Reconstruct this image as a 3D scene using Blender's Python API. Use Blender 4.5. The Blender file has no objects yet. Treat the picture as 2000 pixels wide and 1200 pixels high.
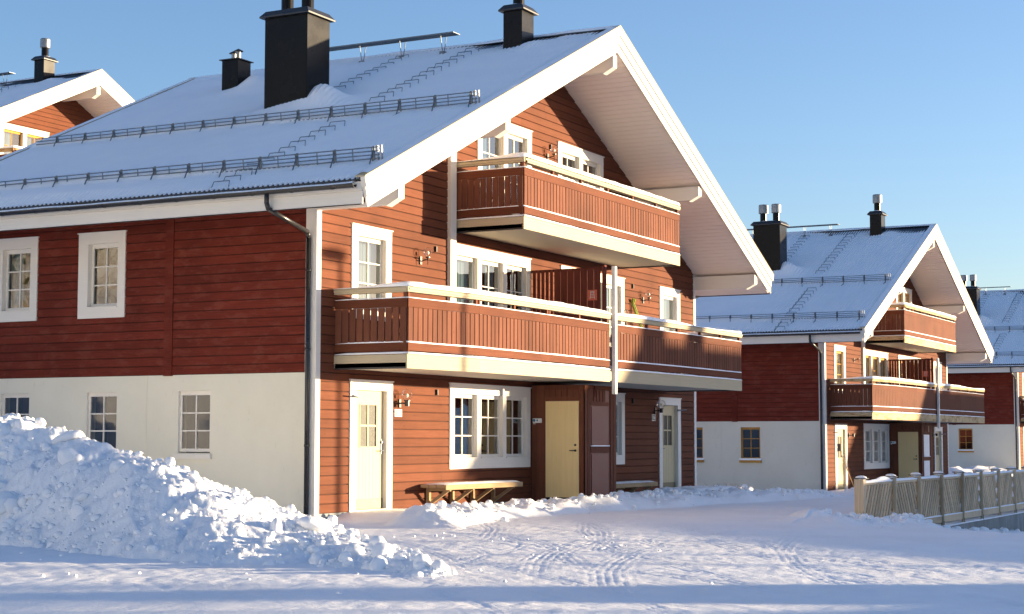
import bpy, bmesh, math, random
import numpy as np
from mathutils import Vector, Matrix

random.seed(7)
sc = bpy.context.scene
COL = sc.collection

# ------------------------------------------------------------------ camera
F_PX = 3337.86
YAW, PITCH, ROLL = 0.48537, 0.0781961, 0.0011445
fwd = Vector((math.cos(YAW)*math.cos(PITCH), math.sin(YAW)*math.cos(PITCH), math.sin(PITCH)))
rt0 = Vector((math.sin(YAW), -math.cos(YAW), 0.0))
up0 = rt0.cross(fwd)
rgt = rt0*math.cos(ROLL)+up0*math.sin(ROLL)
upv = up0*math.cos(ROLL)-rt0*math.sin(ROLL)
camd = bpy.data.cameras.new('camera')
camd.sensor_fit = 'HORIZONTAL'; camd.sensor_width = 36.0
camd.lens = 36.0*F_PX/2000.0
camd.clip_start = 0.1; camd.clip_end = 5000
cam = bpy.data.objects.new('camera', camd); COL.objects.link(cam)
cam.matrix_world = Matrix(((rgt.x, upv.x, -fwd.x, -25.084), (rgt.y, upv.y, -fwd.y, -17.164),
                           (rgt.z, upv.z, -fwd.z, 1.307), (0, 0, 0, 1)))
sc.camera = cam

# ------------------------------------------------------------------ world, sun, exposure
SUN_EL = math.radians(4.9)
SUN_DIR = Vector((0.642, -0.7665, 0.0)).normalized()*math.cos(SUN_EL)+Vector((0, 0, math.sin(SUN_EL)))
SKY_STRENGTH = 0.118
SUN_STRENGTH = 5.0
EXPOSURE = 1.77
w = bpy.data.worlds.new('World'); sc.world = w; w.use_nodes = True
nt = w.node_tree; nt.nodes.clear()
sky = nt.nodes.new('ShaderNodeTexSky'); sky.sky_type = 'NISHITA'; sky.sun_disc = False
sky.sun_elevation = SUN_EL
sky.sun_rotation = math.atan2(SUN_DIR.x, SUN_DIR.y)
sky.altitude = 900; sky.air_density = 1.0; sky.dust_density = 1.5; sky.ozone_density = 2.7
bg = nt.nodes.new('ShaderNodeBackground'); bg.inputs[1].default_value = SKY_STRENGTH
wo = nt.nodes.new('ShaderNodeOutputWorld')
wb = nt.nodes.new('ShaderNodeMix'); wb.data_type = 'RGBA'; wb.blend_type = 'MULTIPLY'; wb.inputs[0].default_value = 1.0
wb.inputs[7].default_value = (1.03, 0.922, 0.975, 1)      # camera white balance
nt.links.new(sky.outputs[0], wb.inputs[6]); nt.links.new(wb.outputs[2], bg.inputs[0]); nt.links.new(bg.outputs[0], wo.inputs[0])
sl = bpy.data.lights.new('sun', 'SUN'); sl.energy = SUN_STRENGTH; sl.angle = math.radians(0.5)
sl.color = (1.0, 0.77, 0.48)
so = bpy.data.objects.new('sun', sl); COL.objects.link(so)
so.rotation_euler = SUN_DIR.to_track_quat('Z', 'Y').to_euler(); so.location = (20, -40, 30)
sc.view_settings.view_transform = 'Standard'; sc.view_settings.look = 'None'
sc.view_settings.gamma = 1; sc.view_settings.use_curve_mapping = False
sc.view_settings.exposure = EXPOSURE
sc.render.engine = 'CYCLES'
sc.cycles.max_bounces = 8; sc.cycles.transparent_max_bounces = 12

# ------------------------------------------------------------------ materials
def newmat(name):
    m = bpy.data.materials.new(name); m.use_nodes = True
    nt = m.node_tree; b = nt.nodes['Principled BSDF']
    return m, nt, b
def N(nt, t, **kw):
    n = nt.nodes.new(t)
    for k, v in kw.items(): setattr(n, k, v)
    return n
def mathn(nt, op, a, b=None, clamp=False):
    n = N(nt, 'ShaderNodeMath', operation=op); n.use_clamp = clamp
    for i, v in enumerate((a, b)):
        if v is None: continue
        if isinstance(v, (int, float)): n.inputs[i].default_value = v
        else: nt.links.new(v, n.inputs[i])
    return n.outputs[0]
def noise(nt, scale=(1, 1, 1), s=1.0, detail=4, rough=0.55):
    g = N(nt, 'ShaderNodeNewGeometry'); mp = N(nt, 'ShaderNodeMapping')
    mp.inputs['Scale'].default_value = scale
    nt.links.new(g.outputs['Position'], mp.inputs['Vector'])
    n = N(nt, 'ShaderNodeTexNoise'); n.inputs['Scale'].default_value = s
    n.inputs['Detail'].default_value = detail; n.inputs['Roughness'].default_value = rough
    nt.links.new(mp.outputs[0], n.inputs['Vector'])
    return n.outputs['Fac']
def ramp(nt, fac, stops):
    r = N(nt, 'ShaderNodeValToRGB'); nt.links.new(fac, r.inputs[0])
    e = r.color_ramp.elements
    while len(e) < len(stops): e.new(0.5)
    for el, (p, c) in zip(e, stops):
        el.position = p; el.color = tuple(c)+(1,) if len(c) == 3 else c
    return r.outputs[0]
def mixc(nt, fac, a, b, mode='MIX'):
    n = N(nt, 'ShaderNodeMix', data_type='RGBA', blend_type=mode)
    for i, v in ((0, fac), (6, a), (7, b)):
        if isinstance(v, (int, float)): n.inputs[i].default_value = v
        elif isinstance(v, tuple): n.inputs[i].default_value = v+(1,) if len(v) == 3 else v
        else: nt.links.new(v, n.inputs[i])
    return n.outputs[2]
def bump(nt, b, h, strength=0.3, dist=0.01):
    n = N(nt, 'ShaderNodeBump'); n.inputs['Strength'].default_value = strength
    n.inputs['Distance'].default_value = dist
    nt.links.new(h, n.inputs['Height']); nt.links.new(n.outputs[0], b.inputs['Normal'])
def scl(c, k): return tuple(x*k for x in c)

def wood(name, col, grain, rough=0.75, var=0.18, dark=0.6, objvar=0.14, knots=True, weather=None):
    """painted / raw timber: grain stretched along the board, per-board tone, knots"""
    m, nt, b = newmat(name)
    gs = {'h': (1.3, 1.3, 38.0), 'v': (38.0, 38.0, 1.3)}[grain]
    n1 = noise(nt, gs, 1.0, 5, 0.6)
    n2 = noise(nt, (1, 1, 1), 0.9, 3, 0.5)
    c = ramp(nt, n1, [(0.25, scl(col, 1-var)), (0.75, scl(col, 1+var))])
    c2 = ramp(nt, n2, [(0.3, (dark,)*3), (0.55, (1, 1, 1))])
    c = mixc(nt, 0.5, c, c2, 'MULTIPLY')
    if knots:
        g = N(nt, 'ShaderNodeNewGeometry'); mp = N(nt, 'ShaderNodeMapping')
        mp.inputs['Scale'].default_value = (3.2, 3.2, 11.0) if grain == 'h' else (11, 11, 3.2)
        nt.links.new(g.outputs['Position'], mp.inputs['Vector'])
        v = N(nt, 'ShaderNodeTexVoronoi'); v.inputs['Scale'].default_value = 0.9
        nt.links.new(mp.outputs[0], v.inputs['Vector'])
        k = ramp(nt, v.outputs['Distance'], [(0.05, (0.62, 0.55, 0.5)), (0.13, (1, 1, 1))])
        c = mixc(nt, 0.75, c, k, 'MULTIPLY')
    if weather:
        n3 = noise(nt, (1, 1, 2.5) if grain == 'h' else (2.5, 2.5, 1), 2.2, 5, 0.7)
        f = ramp(nt, n3, [(0.5, (0, 0, 0)), (0.62, (1, 1, 1))])
        sep = N(nt, 'ShaderNodeSeparateColor'); nt.links.new(f, sep.inputs[0])
        c = mixc(nt, mathn(nt, 'MULTIPLY', sep.outputs[0], 0.85), c, weather)
    oi = N(nt, 'ShaderNodeObjectInfo')
    mr = N(nt, 'ShaderNodeMapRange'); mr.inputs[3].default_value = 1-objvar; mr.inputs[4].default_value = 1+objvar
    nt.links.new(oi.outputs['Random'], mr.inputs[0])
    cc = N(nt, 'ShaderNodeCombineColor')
    for i in range(3): nt.links.new(mr.outputs[0], cc.inputs[i])
    c = mixc(nt, 1.0, c, cc.outputs[0], 'MULTIPLY')
    nt.links.new(c, b.inputs['Base Color']); b.inputs['Roughness'].default_value = rough
    b.inputs['Specular IOR Level'].default_value = 0.1
    bump(nt, b, n1, 0.35, 0.004)
    return m
def plain(name, col, rough=0.5, metal=0.0, var=0.08, s=3.0, bumps=0.0, spec=0.5, scale=(1, 1, 1)):
    m, nt, b = newmat(name)
    n1 = noise(nt, scale, s, 5, 0.6)
    c = ramp(nt, n1, [(0.3, scl(col, 1-var)), (0.7, scl(col, 1+var))])
    nt.links.new(c, b.inputs['Base Color']); b.inputs['Roughness'].default_value = rough
    b.inputs['Metallic'].default_value = metal; b.inputs['Specular IOR Level'].default_value = spec
    r = ramp(nt, n1, [(0.3, (rough*0.85,)*3), (0.7, (min(1, rough*1.15),)*3)])
    nt.links.new(r, b.inputs['Roughness'])
    if bumps: bump(nt, b, n1, bumps, 0.01)
    return m

RED = (0.138, 0.046, 0.024)
M = {}
M['red_h'] = wood('red_painted_board_sunlit', RED, 'h')  # side wall's paint again, colour lifted for the sunlit gable
M['red_v'] = wood('red_painted_slat', (0.158, 0.060, 0.036), 'v', objvar=0.16)
M['red_side'] = wood('red_painted_board_shaded', (0.140, 0.025, 0.015), 'h', var=0.24, objvar=0.12, knots=False, weather=(0.165, 0.040, 0.026))  # same paint as the gable, colour deepened for the shaded wall
M['red_dark'] = wood('dark_red_screen', (0.13, 0.034, 0.024), 'v', objvar=0.12, knots=False)
M['red_box'] = plain('red_box_paint', (0.17, 0.047, 0.035), 0.5, var=0.12)
M['backing'] = plain('wall_backing', (0.035, 0.016, 0.012), 0.9)
M['white'] = wood('white_paint', (0.74, 0.71, 0.65), 'h', var=0.03, dark=0.93, objvar=0.02, knots=False, rough=0.5)
M['cream'] = wood('cream_timber', (0.51, 0.43, 0.29), 'h', var=0.06, dark=0.9, objvar=0.04, knots=False)
M['soffit'] = wood('soffit_paint', (0.80, 0.72, 0.66), 'h', var=0.0, dark=0.95, objvar=0.0, knots=False)
M['doorcream'] = wood('cream_door_paint', (0.54, 0.46, 0.29), 'v', var=0.03, dark=0.95, objvar=0.0, knots=False, rough=0.45)
M['dooryellow'] = wood('yellow_door_paint', (0.86, 0.67, 0.34), 'v', var=0.05, dark=0.92, objvar=0.0, knots=False, rough=0.5)
M['goldwood'] = wood('golden_window_wood', (0.52, 0.28, 0.07), 'v', var=0.15, knots=False, objvar=0.05)
M['rawwood'] = wood('raw_pine', (0.38, 0.27, 0.155), 'h', var=0.2, objvar=0.12)
M['fence'] = wood('weathered_fence_pine', (0.60, 0.47, 0.31), 'v', var=0.25, objvar=0.18)
M['peeled'] = wood('peeling_cream_timber', (0.55, 0.42, 0.24), 'h', var=0.1, objvar=0.05, weather=(0.30, 0.17, 0.07))
M['black'] = plain('black_sheet_metal', (0.022, 0.023, 0.026), 0.42, var=0.25, s=2.0, bumps=0.05)
M['chim'] = plain('dark_chimney_cladding', (0.006, 0.006, 0.007), 0.26, metal=0.0, var=0.2, s=1.6, bumps=0.04, spec=0.13)
M['galv'] = plain('galvanised_metal', (0.24, 0.25, 0.26), 0.42, metal=0.7, var=0.2, s=7)
M['guard'] = plain('grey_blue_steel', (0.13, 0.16, 0.19), 0.45, metal=0.5, var=0.15, s=9)
M['roofmetal'] = plain('dark_roof_sheet', (0.028, 0.03, 0.036), 0.45, var=0.2, s=2)
M['gutter'] = plain('black_gutter', (0.016, 0.016, 0.018), 0.3, var=0.2, s=3)
M['dkdoor'] = plain('kick_plate', (0.15, 0.13, 0.075), 0.5, var=0.1)
M['bluegrey'] = plain('grey_foundation', (0.24, 0.26, 0.27), 0.9, var=0.15, s=6, bumps=0.3)
M['navy'] = plain('navy_enamel', (0.02, 0.035, 0.06), 0.35, var=0.05)
M['enamel'] = plain('white_enamel', (0.8, 0.8, 0.78), 0.35, var=0.02)
M['blue'] = plain('blue_button', (0.02, 0.16, 0.30), 0.4)
M['sign'] = plain('orange_red_sign', (0.52, 0.07, 0.03), 0.45, var=0.08)
M['greyink'] = plain('grey_print', (0.5, 0.5, 0.52), 0.5)
M['lime'] = plain('lime_ski', (0.30, 0.40, 0.07), 0.4, var=0.6, s=5)
M['skired'] = plain('dark_red_ski', (0.22, 0.03, 0.03), 0.4)
M['curtain'] = plain('pale_curtain', (0.26, 0.34, 0.39), 0.9, var=0.06, s=5)
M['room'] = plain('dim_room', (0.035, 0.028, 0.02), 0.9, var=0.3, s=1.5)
M['bark'] = plain('bark', (0.12, 0.085, 0.06), 0.9, var=0.35, s=6, bumps=0.5, scale=(4, 4, 1))
M['needles'] = plain('pine_needles', (0.05, 0.07, 0.035), 0.8, var=0.4, s=5)
M['birch'] = plain('birch_bark', (0.32, 0.25, 0.18), 0.85, var=0.3, s=5)
M['twig'] = plain('dry_twigs', (0.10, 0.065, 0.04), 0.9, var=0.3)
M['whitepanel'] = plain('white_panel', (0.74, 0.76, 0.78), 0.5)
M['underside'] = plain('balcony_underside', (0.50, 0.45, 0.36), 0.75, var=0.05)

def m_plaster():
    m, nt, b = newmat('cream_plaster')
    n1 = noise(nt, (1, 1, 1), 0.7, 6, 0.6); n2 = noise(nt, (2, 2, 0.7), 5, 5, 0.7); n3 = noise(nt, (1, 1, 1), 60, 3, 0.6)
    c = ramp(nt, n1, [(0.3, (0.67, 0.645, 0.54)), (0.7, (0.74, 0.715, 0.605))])
    st = ramp(nt, n2, [(0.60, (1, 1, 1)), (0.78, (0.84, 0.82, 0.78))])
    c = mixc(nt, 0.8, c, st, 'MULTIPLY')
    nt.links.new(c, b.inputs['Base Color']); b.inputs['Roughness'].default_value = 0.9
    b.inputs['Specular IOR Level'].default_value = 0.2
    bump(nt, b, n3, 0.15, 0.004)
    return m
M['plaster'] = m_plaster()
def m_concrete():
    m, nt, b = newmat('grey_concrete')
    n1 = noise(nt, (3, 3, 0.5), 2.0, 6, 0.65); n2 = noise(nt, (1, 1, 1), 1.2, 4, 0.6)
    c = ramp(nt, n1, [(0.3, (0.20, 0.21, 0.20)), (0.7, (0.34, 0.35, 0.33))])
    c = mixc(nt, 0.6, c, ramp(nt, n2, [(0.35, (0.65, 0.65, 0.63)), (0.6, (1, 1, 1))]), 'MULTIPLY')
    nt.links.new(c, b.inputs['Base Color']); b.inputs['Roughness'].default_value = 0.9
    bump(nt, b, n1, 0.3, 0.01)
    return m
M['concrete'] = m_concrete()
def m_snow(name, fine=0.5, coarse=0.0, dirty=0.0, dist=0.02, fs=22):
    m, nt, b = newmat(name)
    n1 = noise(nt, (1, 1, 1), 1.3, 5, 0.6); n2 = noise(nt, (1, 1, 1), fs, 6, 0.65)
    a, z = (0.90, 0.92, 0.94), (0.95, 0.96, 0.97)
    c = ramp(nt, n1, [(0.3, a), (0.7, z)])
    if dirty:
        n4 = noise(nt, (1, 1, 1), 0.5, 7, 0.7)
        c = mixc(nt, dirty, c, ramp(nt, n4, [(0.35, (0.62, 0.58, 0.55)), (0.6, (1, 1, 1))]), 'MULTIPLY')
    nt.links.new(c, b.inputs['Base Color'])
    b.inputs['Roughness'].default_value = 0.62; b.inputs['Specular IOR Level'].default_value = 0.25
    h = n2
    if coarse:
        n3 = noise(nt, (1, 1, 1), 6, 5, 0.6)
        h = mathn(nt, 'ADD', mathn(nt, 'MULTIPLY', n3, coarse), n2)
    bump(nt, b, h, fine, dist)
    return m
M['snow_roof'] = m_snow('roof_snow', 0.12, 0.0, dist=0.01)
M['snow_soft'] = m_snow('settled_snow', 0.3, 0.3, dist=0.02)
M['snow_pile'] = m_snow('ploughed_snow', 0.45, 0.9, dist=0.03, fs=30)
M['snow_road'] = m_snow('packed_road_snow', 0.6, 1.0, dirty=0.15, dist=0.012, fs=26)

def m_glass(name, tint, boost):
    m = bpy.data.materials.new(name); m.use_nodes = True
    nt = m.node_tree; nt.nodes.clear()
    o = N(nt, 'ShaderNodeOutputMaterial'); mx = N(nt, 'ShaderNodeMixShader')
    t = N(nt, 'ShaderNodeBsdfTransparent'); t.inputs[0].default_value = tint+(1,)
    g = N(nt, 'ShaderNodeBsdfGlossy'); g.inputs['Roughness'].default_value = 0.012
    g.inputs[0].default_value = (1, 1, 1, 1)
    fr = N(nt, 'ShaderNodeFresnel'); fr.inputs[0].default_value = 1.5
    f = mathn(nt, 'MULTIPLY', fr.outputs[0], boost, True)
    nt.links.new(f, mx.inputs[0]); nt.links.new(t.outputs[0], mx.inputs[1]); nt.links.new(g.outputs[0], mx.inputs[2])
    # slight waviness of the panes
    n2 = noise(nt, (1, 1, 1), 1.7, 2, 0.5)
    bp = N(nt, 'ShaderNodeBump'); bp.inputs['Strength'].default_value = 0.12; bp.inputs['Distance'].default_value = 0.02
    nt.links.new(n2, bp.inputs['Height']); nt.links.new(bp.outputs[0], g.inputs['Normal'])
    nt.links.new(mx.outputs[0], o.inputs[0])
    return m
M['glass'] = m_glass('window_glass', (0.82, 0.88, 0.88), 2.3)
M['globe'] = m_glass('globe_glass', (0.96, 0.95, 0.93), 0.35)
def m_frost():
    m, nt, b = newmat('obscure_door_glass')
    n2 = noise(nt, (1, 1, 1), 45, 3, 0.6)
    c = ramp(nt, n2, [(0.35, (0.008, 0.010, 0.009)), (0.65, (0.05, 0.055, 0.05))])
    nt.links.new(c, b.inputs['Base Color']); b.inputs['Roughness'].default_value = 0.45; b.inputs['Specular IOR Level'].default_value = 0.25
    bump(nt, b, n2, 0.5, 0.01)
    return m
M['frost'] = m_frost()

# ------------------------------------------------------------------ mesh helpers
class MB:
    def __init__(s, T=None):
        s.v = []; s.f = []; s.T = T; s.mi = []; s.m = 0
        s.flip = bool(T is not None and T.determinant() < 0)
    def add(s, vs, fs):
        k = len(s.v); s.v += [tuple(p) for p in vs]
        for f in fs:
            s.f.append(tuple(k+i for i in f)); s.mi.append(s.m)
    def box(s, x0, x1, y0, y1, z0, z1):
        if x0 > x1: x0, x1 = x1, x0
        if y0 > y1: y0, y1 = y1, y0
        if z0 > z1: z0, z1 = z1, z0
        s.add([(x0, y0, z0), (x1, y0, z0), (x1, y1, z0), (x0, y1, z0), (x0, y0, z1), (x1, y0, z1), (x1, y1, z1), (x0, y1, z1)],
              [(0, 3, 2, 1), (4, 5, 6, 7), (0, 1, 5, 4), (1, 2, 6, 5), (2, 3, 7, 6), (3, 0, 4, 7)])
        return s
    def hexa(s, p):   # 8 points, bottom 4 ccw then top 4
        s.add(p, [(0, 3, 2, 1), (4, 5, 6, 7), (0, 1, 5, 4), (1, 2, 6, 5), (2, 3, 7, 6), (3, 0, 4, 7)]); return s
    def prism(s, poly, axis, a, b):   # poly (p,q) ccw in plane; axis 0:x 1:y 2:z
        def P(t, p, q):
            return {0: (t, p, q), 1: (p, t, q), 2: (p, q, t)}[axis]
        n = len(poly)
        vs = [P(a, *p) for p in poly]+[P(b, *p) for p in poly]
        fs = [tuple(range(n))[::-1], tuple(range(n, 2*n))]
        for i in range(n):
            j = (i+1) % n; fs.append((i, j, n+j, n+i))
        s.add(vs, fs); return s
    def tube(s, p, q, r, n=8, r2=None, cap=True):
        p = Vector(p); q = Vector(q); d = (q-p)
        if d.length < 1e-6: return s
        d.normalize(); a = d.orthogonal().normalized(); b = d.cross(a); r2 = r if r2 is None else r2
        vs = []
        for c, rr in ((p, r), (q, r2)):
            for i in range(n):
                t = 2*math.pi*i/n; vs.append(c+a*math.cos(t)*rr+b*math.sin(t)*rr)
        fs = [(i, (i+1) % n, n+(i+1) % n, n+i) for i in range(n)]
        if cap: fs += [tuple(range(n))[::-1], tuple(range(n, 2*n))]
        s.add(vs, fs); return s
    def path(s, pts, r, n=8):
        for a, b in zip(pts[:-1], pts[1:]): s.tube(a, b, r, n)
        return s
    def bar(s, p, q, w, h, up=(0, 0, 1)):   # rectangular bar from p to q
        p = Vector(p); q = Vector(q); d = (q-p).normalized(); u = Vector(up)
        a = d.cross(u).normalized(); b = a.cross(d).normalized()
        vs = []
        for c in (p, q):
            for i, j in ((-1, -1), (1, -1), (1, 1), (-1, 1)):
                vs.append(c+a*i*w/2+b*j*h/2)
        s.add([vs[0], vs[1], vs[2], vs[3], vs[4], vs[5], vs[6], vs[7]],
              [(0, 3, 2, 1), (4, 5, 6, 7), (0, 1, 5, 4), (1, 2, 6, 5), (2, 3, 7, 6), (3, 0, 4, 7)]); return s
    def lathe(s, prof, c=(0, 0, 0), n=16):
        cx, cy, cz = c; vs = []
        for r, z in prof:
            for i in range(n):
                t = 2*math.pi*i/n; vs.append((cx+r*math.cos(t), cy+r*math.sin(t), cz+z))
        fs = []
        for k in range(len(prof)-1):
            for i in range(n):
                j = (i+1) % n; fs.append((k*n+i, k*n+j, (k+1)*n+j, (k+1)*n+i))
        s.add(vs, fs); return s
    def sphere(s, c, r, n=12, m=8, sq=(1, 1, 1)):
        vs = []; fs = []
        for k in range(m+1):
            ph = math.pi*k/m
            for i in range(n):
                t = 2*math.pi*i/n
                vs.append((c[0]+sq[0]*r*math.sin(ph)*math.cos(t), c[1]+sq[1]*r*math.sin(ph)*math.sin(t), c[2]-sq[2]*r*math.cos(ph)))
        for k in range(m):
            for i in range(n):
                j = (i+1) % n; fs.append((k*n+i, k*n+j, (k+1)*n+j, (k+1)*n+i))
        s.add(vs, fs); return s
    def mesh(s, name, mats):
        me = bpy.data.meshes.new(name)
        v = s.v
        if s.T is not None: v = [tuple(s.T @ Vector(p)) for p in v]
        f = [t[::-1] for t in s.f] if s.flip else s.f
        me.from_pydata(v, [], f)
        if not isinstance(mats, (list, tuple)): mats = [mats]
        for m in mats: me.materials.append(m)
        if len(mats) > 1: me.polygons.foreach_set('material_index', s.mi)
        me.update(); return me
    def build(s, name, mats, parent=None, smooth=False, bevel=0):
        me = s.mesh(name, mats)
        if bevel:
            bm = bmesh.new(); bm.from_mesh(me)
            bmesh.ops.bevel(bm, geom=bm.edges[:], offset=bevel, segments=1, affect='EDGES', clamp_overlap=True)
            bm.to_mesh(me); bm.free()
        o = link(name, me, parent)
        if smooth:
            me.polygons.foreach_set('use_smooth', [True]*len(me.polygons))
        return o
def link(name, me, parent=None, loc=None):
    o = bpy.data.objects.new(name, me); COL.objects.link(o)
    if parent is not None: o.parent = parent
    if loc is not None: o.location = loc
    return o
def thing(name, label, cat, loc=(0, 0, 0), group=None):
    o = bpy.data.objects.new(name, None); COL.objects.link(o); o.location = loc
    o['label'] = label; o['category'] = cat
    if group: o['group'] = group
    return o
def tag(o, label, cat, group=None):
    o['label'] = label; o['category'] = cat
    if group: o['group'] = group
    return o
def grid_mesh(name, X, Y, Z, mat, smooth=True):
    """X,Y,Z 2-D arrays"""
    ny, nx = X.shape
    me = bpy.data.meshes.new(name)
    co = np.stack([X, Y, Z], -1).reshape(-1, 3).astype(np.float32)
    idx = np.arange(nx*ny).reshape(ny, nx)
    q = np.stack([idx[:-1, :-1], idx[:-1, 1:], idx[1:, 1:], idx[1:, :-1]], -1).reshape(-1, 4)
    me.vertices.add(len(co)); me.vertices.foreach_set('co', co.ravel())
    me.loops.add(q.size); me.loops.foreach_set('vertex_index', q.ravel().astype(np.int32))
    me.polygons.add(len(q)); me.polygons.foreach_set('loop_start', np.arange(0, q.size, 4, dtype=np.int32))
    me.polygons.foreach_set('use_smooth', np.full(len(q), smooth))
    me.materials.append(mat); me.update(calc_edges=True); me.validate()
    return me
# value noise in numpy
def _h(ix, iy, seed):
    n = (ix.astype(np.int64)*374761393+iy.astype(np.int64)*668265263+seed*1442695041) & 0xffffffff
    n = ((n ^ (n >> 13))*1274126177) & 0xffffffff
    return ((n ^ (n >> 16)) & 0xffff)/65535.0
def vnoise(x, y, seed=0):
    ix = np.floor(x); iy = np.floor(y); fx = x-ix; fy = y-iy
    fx = fx*fx*(3-2*fx); fy = fy*fy*(3-2*fy)
    a = _h(ix, iy, seed); b = _h(ix+1, iy, seed); c = _h(ix, iy+1, seed); d = _h(ix+1, iy+1, seed)
    return (a*(1-fx)+b*fx)*(1-fy)+(c*(1-fx)+d*fx)*fy
def fbm(x, y, f, oct=4, seed=0, gain=0.5):
    s = 0; a = 1; t = 0
    for k in range(oct):
        s = s+a*(vnoise(x*f+13.7*k, y*f+7.3*k, seed+k)-0.5); t += a; a *= gain; f *= 2.03
    return s/t*2
def ss(a, b, x):
    t = np.clip((x-a)/(b-a), 0, 1); return t*t*(3-2*t)

T_G = Matrix(((1, 0, 0), (0, -1, 0), (0, 0, 1)))        # gable: (u, n, z) -> (u, -n, z)
T_S = Matrix(((0, -1, 0), (1, 0, 0), (0, 0, 1)))        # side : (u, n, z) -> (-n, u, z)

# ------------------------------------------------------------------ house constants
AX, SL = 8.99, 0.462          # apex x, roof slope
ZR = 10.42                    # metal plane at the ridge
YF, YB = -1.80, 9.95          # roof ends
HW = 10.36                    # half width of the roof
LEN = 8.15                    # wall length in y
WID = 18.03
PITCHB = 0.1672               # board pitch
def z_top(x): return ZR-SL*abs(x-AX)
def z_sof(x): return 9.955-SL*abs(x-AX)

def free_intervals(a, b, blocks):
    iv = [(a, b)]
    for c, d in blocks:
        nv = []
        for p, q in iv:
            if d <= p or c >= q: nv.append((p, q)); continue
            if c > p: nv.append((p, c))
            if d < q: nv.append((d, q))
        iv = nv
    return [(p, q) for p, q in iv if q-p > 0.02]

def board_geo(m, ub0, ub1, ut0, ut1, z0, z1):
    """one weatherboard: u at bottom (ub0..ub1) and top (ut0..ut1); chamfered lower and upper edges"""
    g = 0.005
    a, b = z0+g, z1-g
    pts = [(ub0, ub1, a, 0.0), (ub0, ub1, a, 0.017), (ub0, ub1, a+0.008, 0.025), (ut0, ut1, b-0.01, 0.021), (ut0, ut1, b, 0.010), (ut0, ut1, b, 0.0)]
    vs = [(p[0], p[3], p[2]) for p in pts]+[(p[1], p[3], p[2]) for p in pts]
    n = 6
    fs = [tuple(range(n))[::-1], tuple(range(n, 2*n))]
    for i in range(n-1): fs.append((i, i+1, n+i+1, n+i))
    # orientation: outward +n
    m.add(vs, [f[::-1] for f in fs])

def clad(parent, T, mat, u0, u1, z0, z1, blocks, topf=None, joined=False, pitch=PITCHB, joints=True):
    """rows of boards around openings; blocks (u0,u1,z0,z1)"""
    rows = int(math.ceil((z1-z0)/pitch)); jm = MB(T)
    for k in range(rows):
        a = z0+k*pitch; b = min(a+pitch, z1)
        if b-a < 0.03: continue
        L, R, Lt, Rt = u0, u1, u0, u1
        if topf is not None:
            la = topf(a); lb = topf(b)
            if la is None: break
            L, R = max(u0, la[0]), min(u1, la[1])
            if lb is None: lb = ((L+R)/2-0.01, (L+R)/2+0.01)
            Lt, Rt = max(u0, lb[0]), min(u1, lb[1])
        bl = [(c, d) for c, d, e, f in blocks if e < b-0.004 and f > a+0.004]
        pieces = [(p, q, a, b) for p, q in free_intervals(L, R, bl)]
        for c, d, e, f in blocks:        # narrow boards under and over the openings
            if e < b-0.004 and f > a+0.004:
                if e > a+0.02: pieces.append((max(c, L), min(d, R), a, e))
                elif f < b-0.02: pieces.append((max(c, L), min(d, R), f, b))
        row_a, row_b = a, b
        for p, q, a, b in pieces:
            if q-p < 0.02: continue
            cuts = [p]
            if joints and (q-p > 5.5 or (q-p > 2.8 and random.random() < 0.22)):
                c = p+random.uniform(0.3*(q-p), 0.7*(q-p)); cuts.append(c)
            cuts.append(q)
            for i in range(len(cuts)-1):
                s0, s1 = cuts[i], cuts[i+1]
                if b-a < row_b-row_a-1e-6:
                    t0, t1 = s0, s1
                    mm_ = jm if joined else MB(T)
                    board_geo(mm_, s0, s1, s0, s1, a, b)
                    if not joined: mm_.build('board', mat, parent)
                    continue
                t0 = Lt if (abs(s0-L) < 1e-6 and topf) else s0+(0.0015 if i else 0)
                t1 = Rt if (abs(s1-R) < 1e-6 and topf) else s1-(0.0015 if i < len(cuts)-2 else 0)
                if i: s0 += 0.0015
                if i < len(cuts)-2: s1 -= 0.0015
                # a sloped top may cut into a segment starting at a window
                if topf:
                    t0 = max(t0, Lt); t1 = min(t1, Rt)
                    if t1-t0 < 0.01: continue
                # row seams in the z-clipped window edges are covered by casing
                if joined: board_geo(jm, s0, s1, t0, t1, a, b)
                else:
                    m = MB(T); board_geo(m, s0, s1, t0, t1, a, b)
                    m.build('board', mat, parent)
    if joined:
        o = jm.build('board', mat, parent); o['kind'] = 'stuff'

def wall_cells(m, u0, u1, z0, z1, holes, n0, n1, topf=None):
    us = sorted(set([u0, u1]+[h for q in holes for h in q[:2]]+([AX] if topf else [])))
    us = [u for u in us if u0 <= u <= u1]
    for a, b in zip(us[:-1], us[1:]):
        if b-a < 1e-4: continue
        mid = (a+b)/2
        bl = [(q[2], q[3]) for q in holes if q[0] < mid < q[1]]
        ta = topf(a) if topf else z1; tb = topf(b) if topf else z1
        for p, q in free_intervals(z0, max(ta, tb), bl):
            if topf and q >= max(ta, tb)-1e-6:
                m.hexa([(a, n0, p), (b, n0, p), (b, n1, p), (a, n1, p), (a, n0, ta), (b, n0, tb), (b, n1, tb), (a, n1, ta)])
            else: m.box(a, b, n0, n1, p, q)

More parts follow.
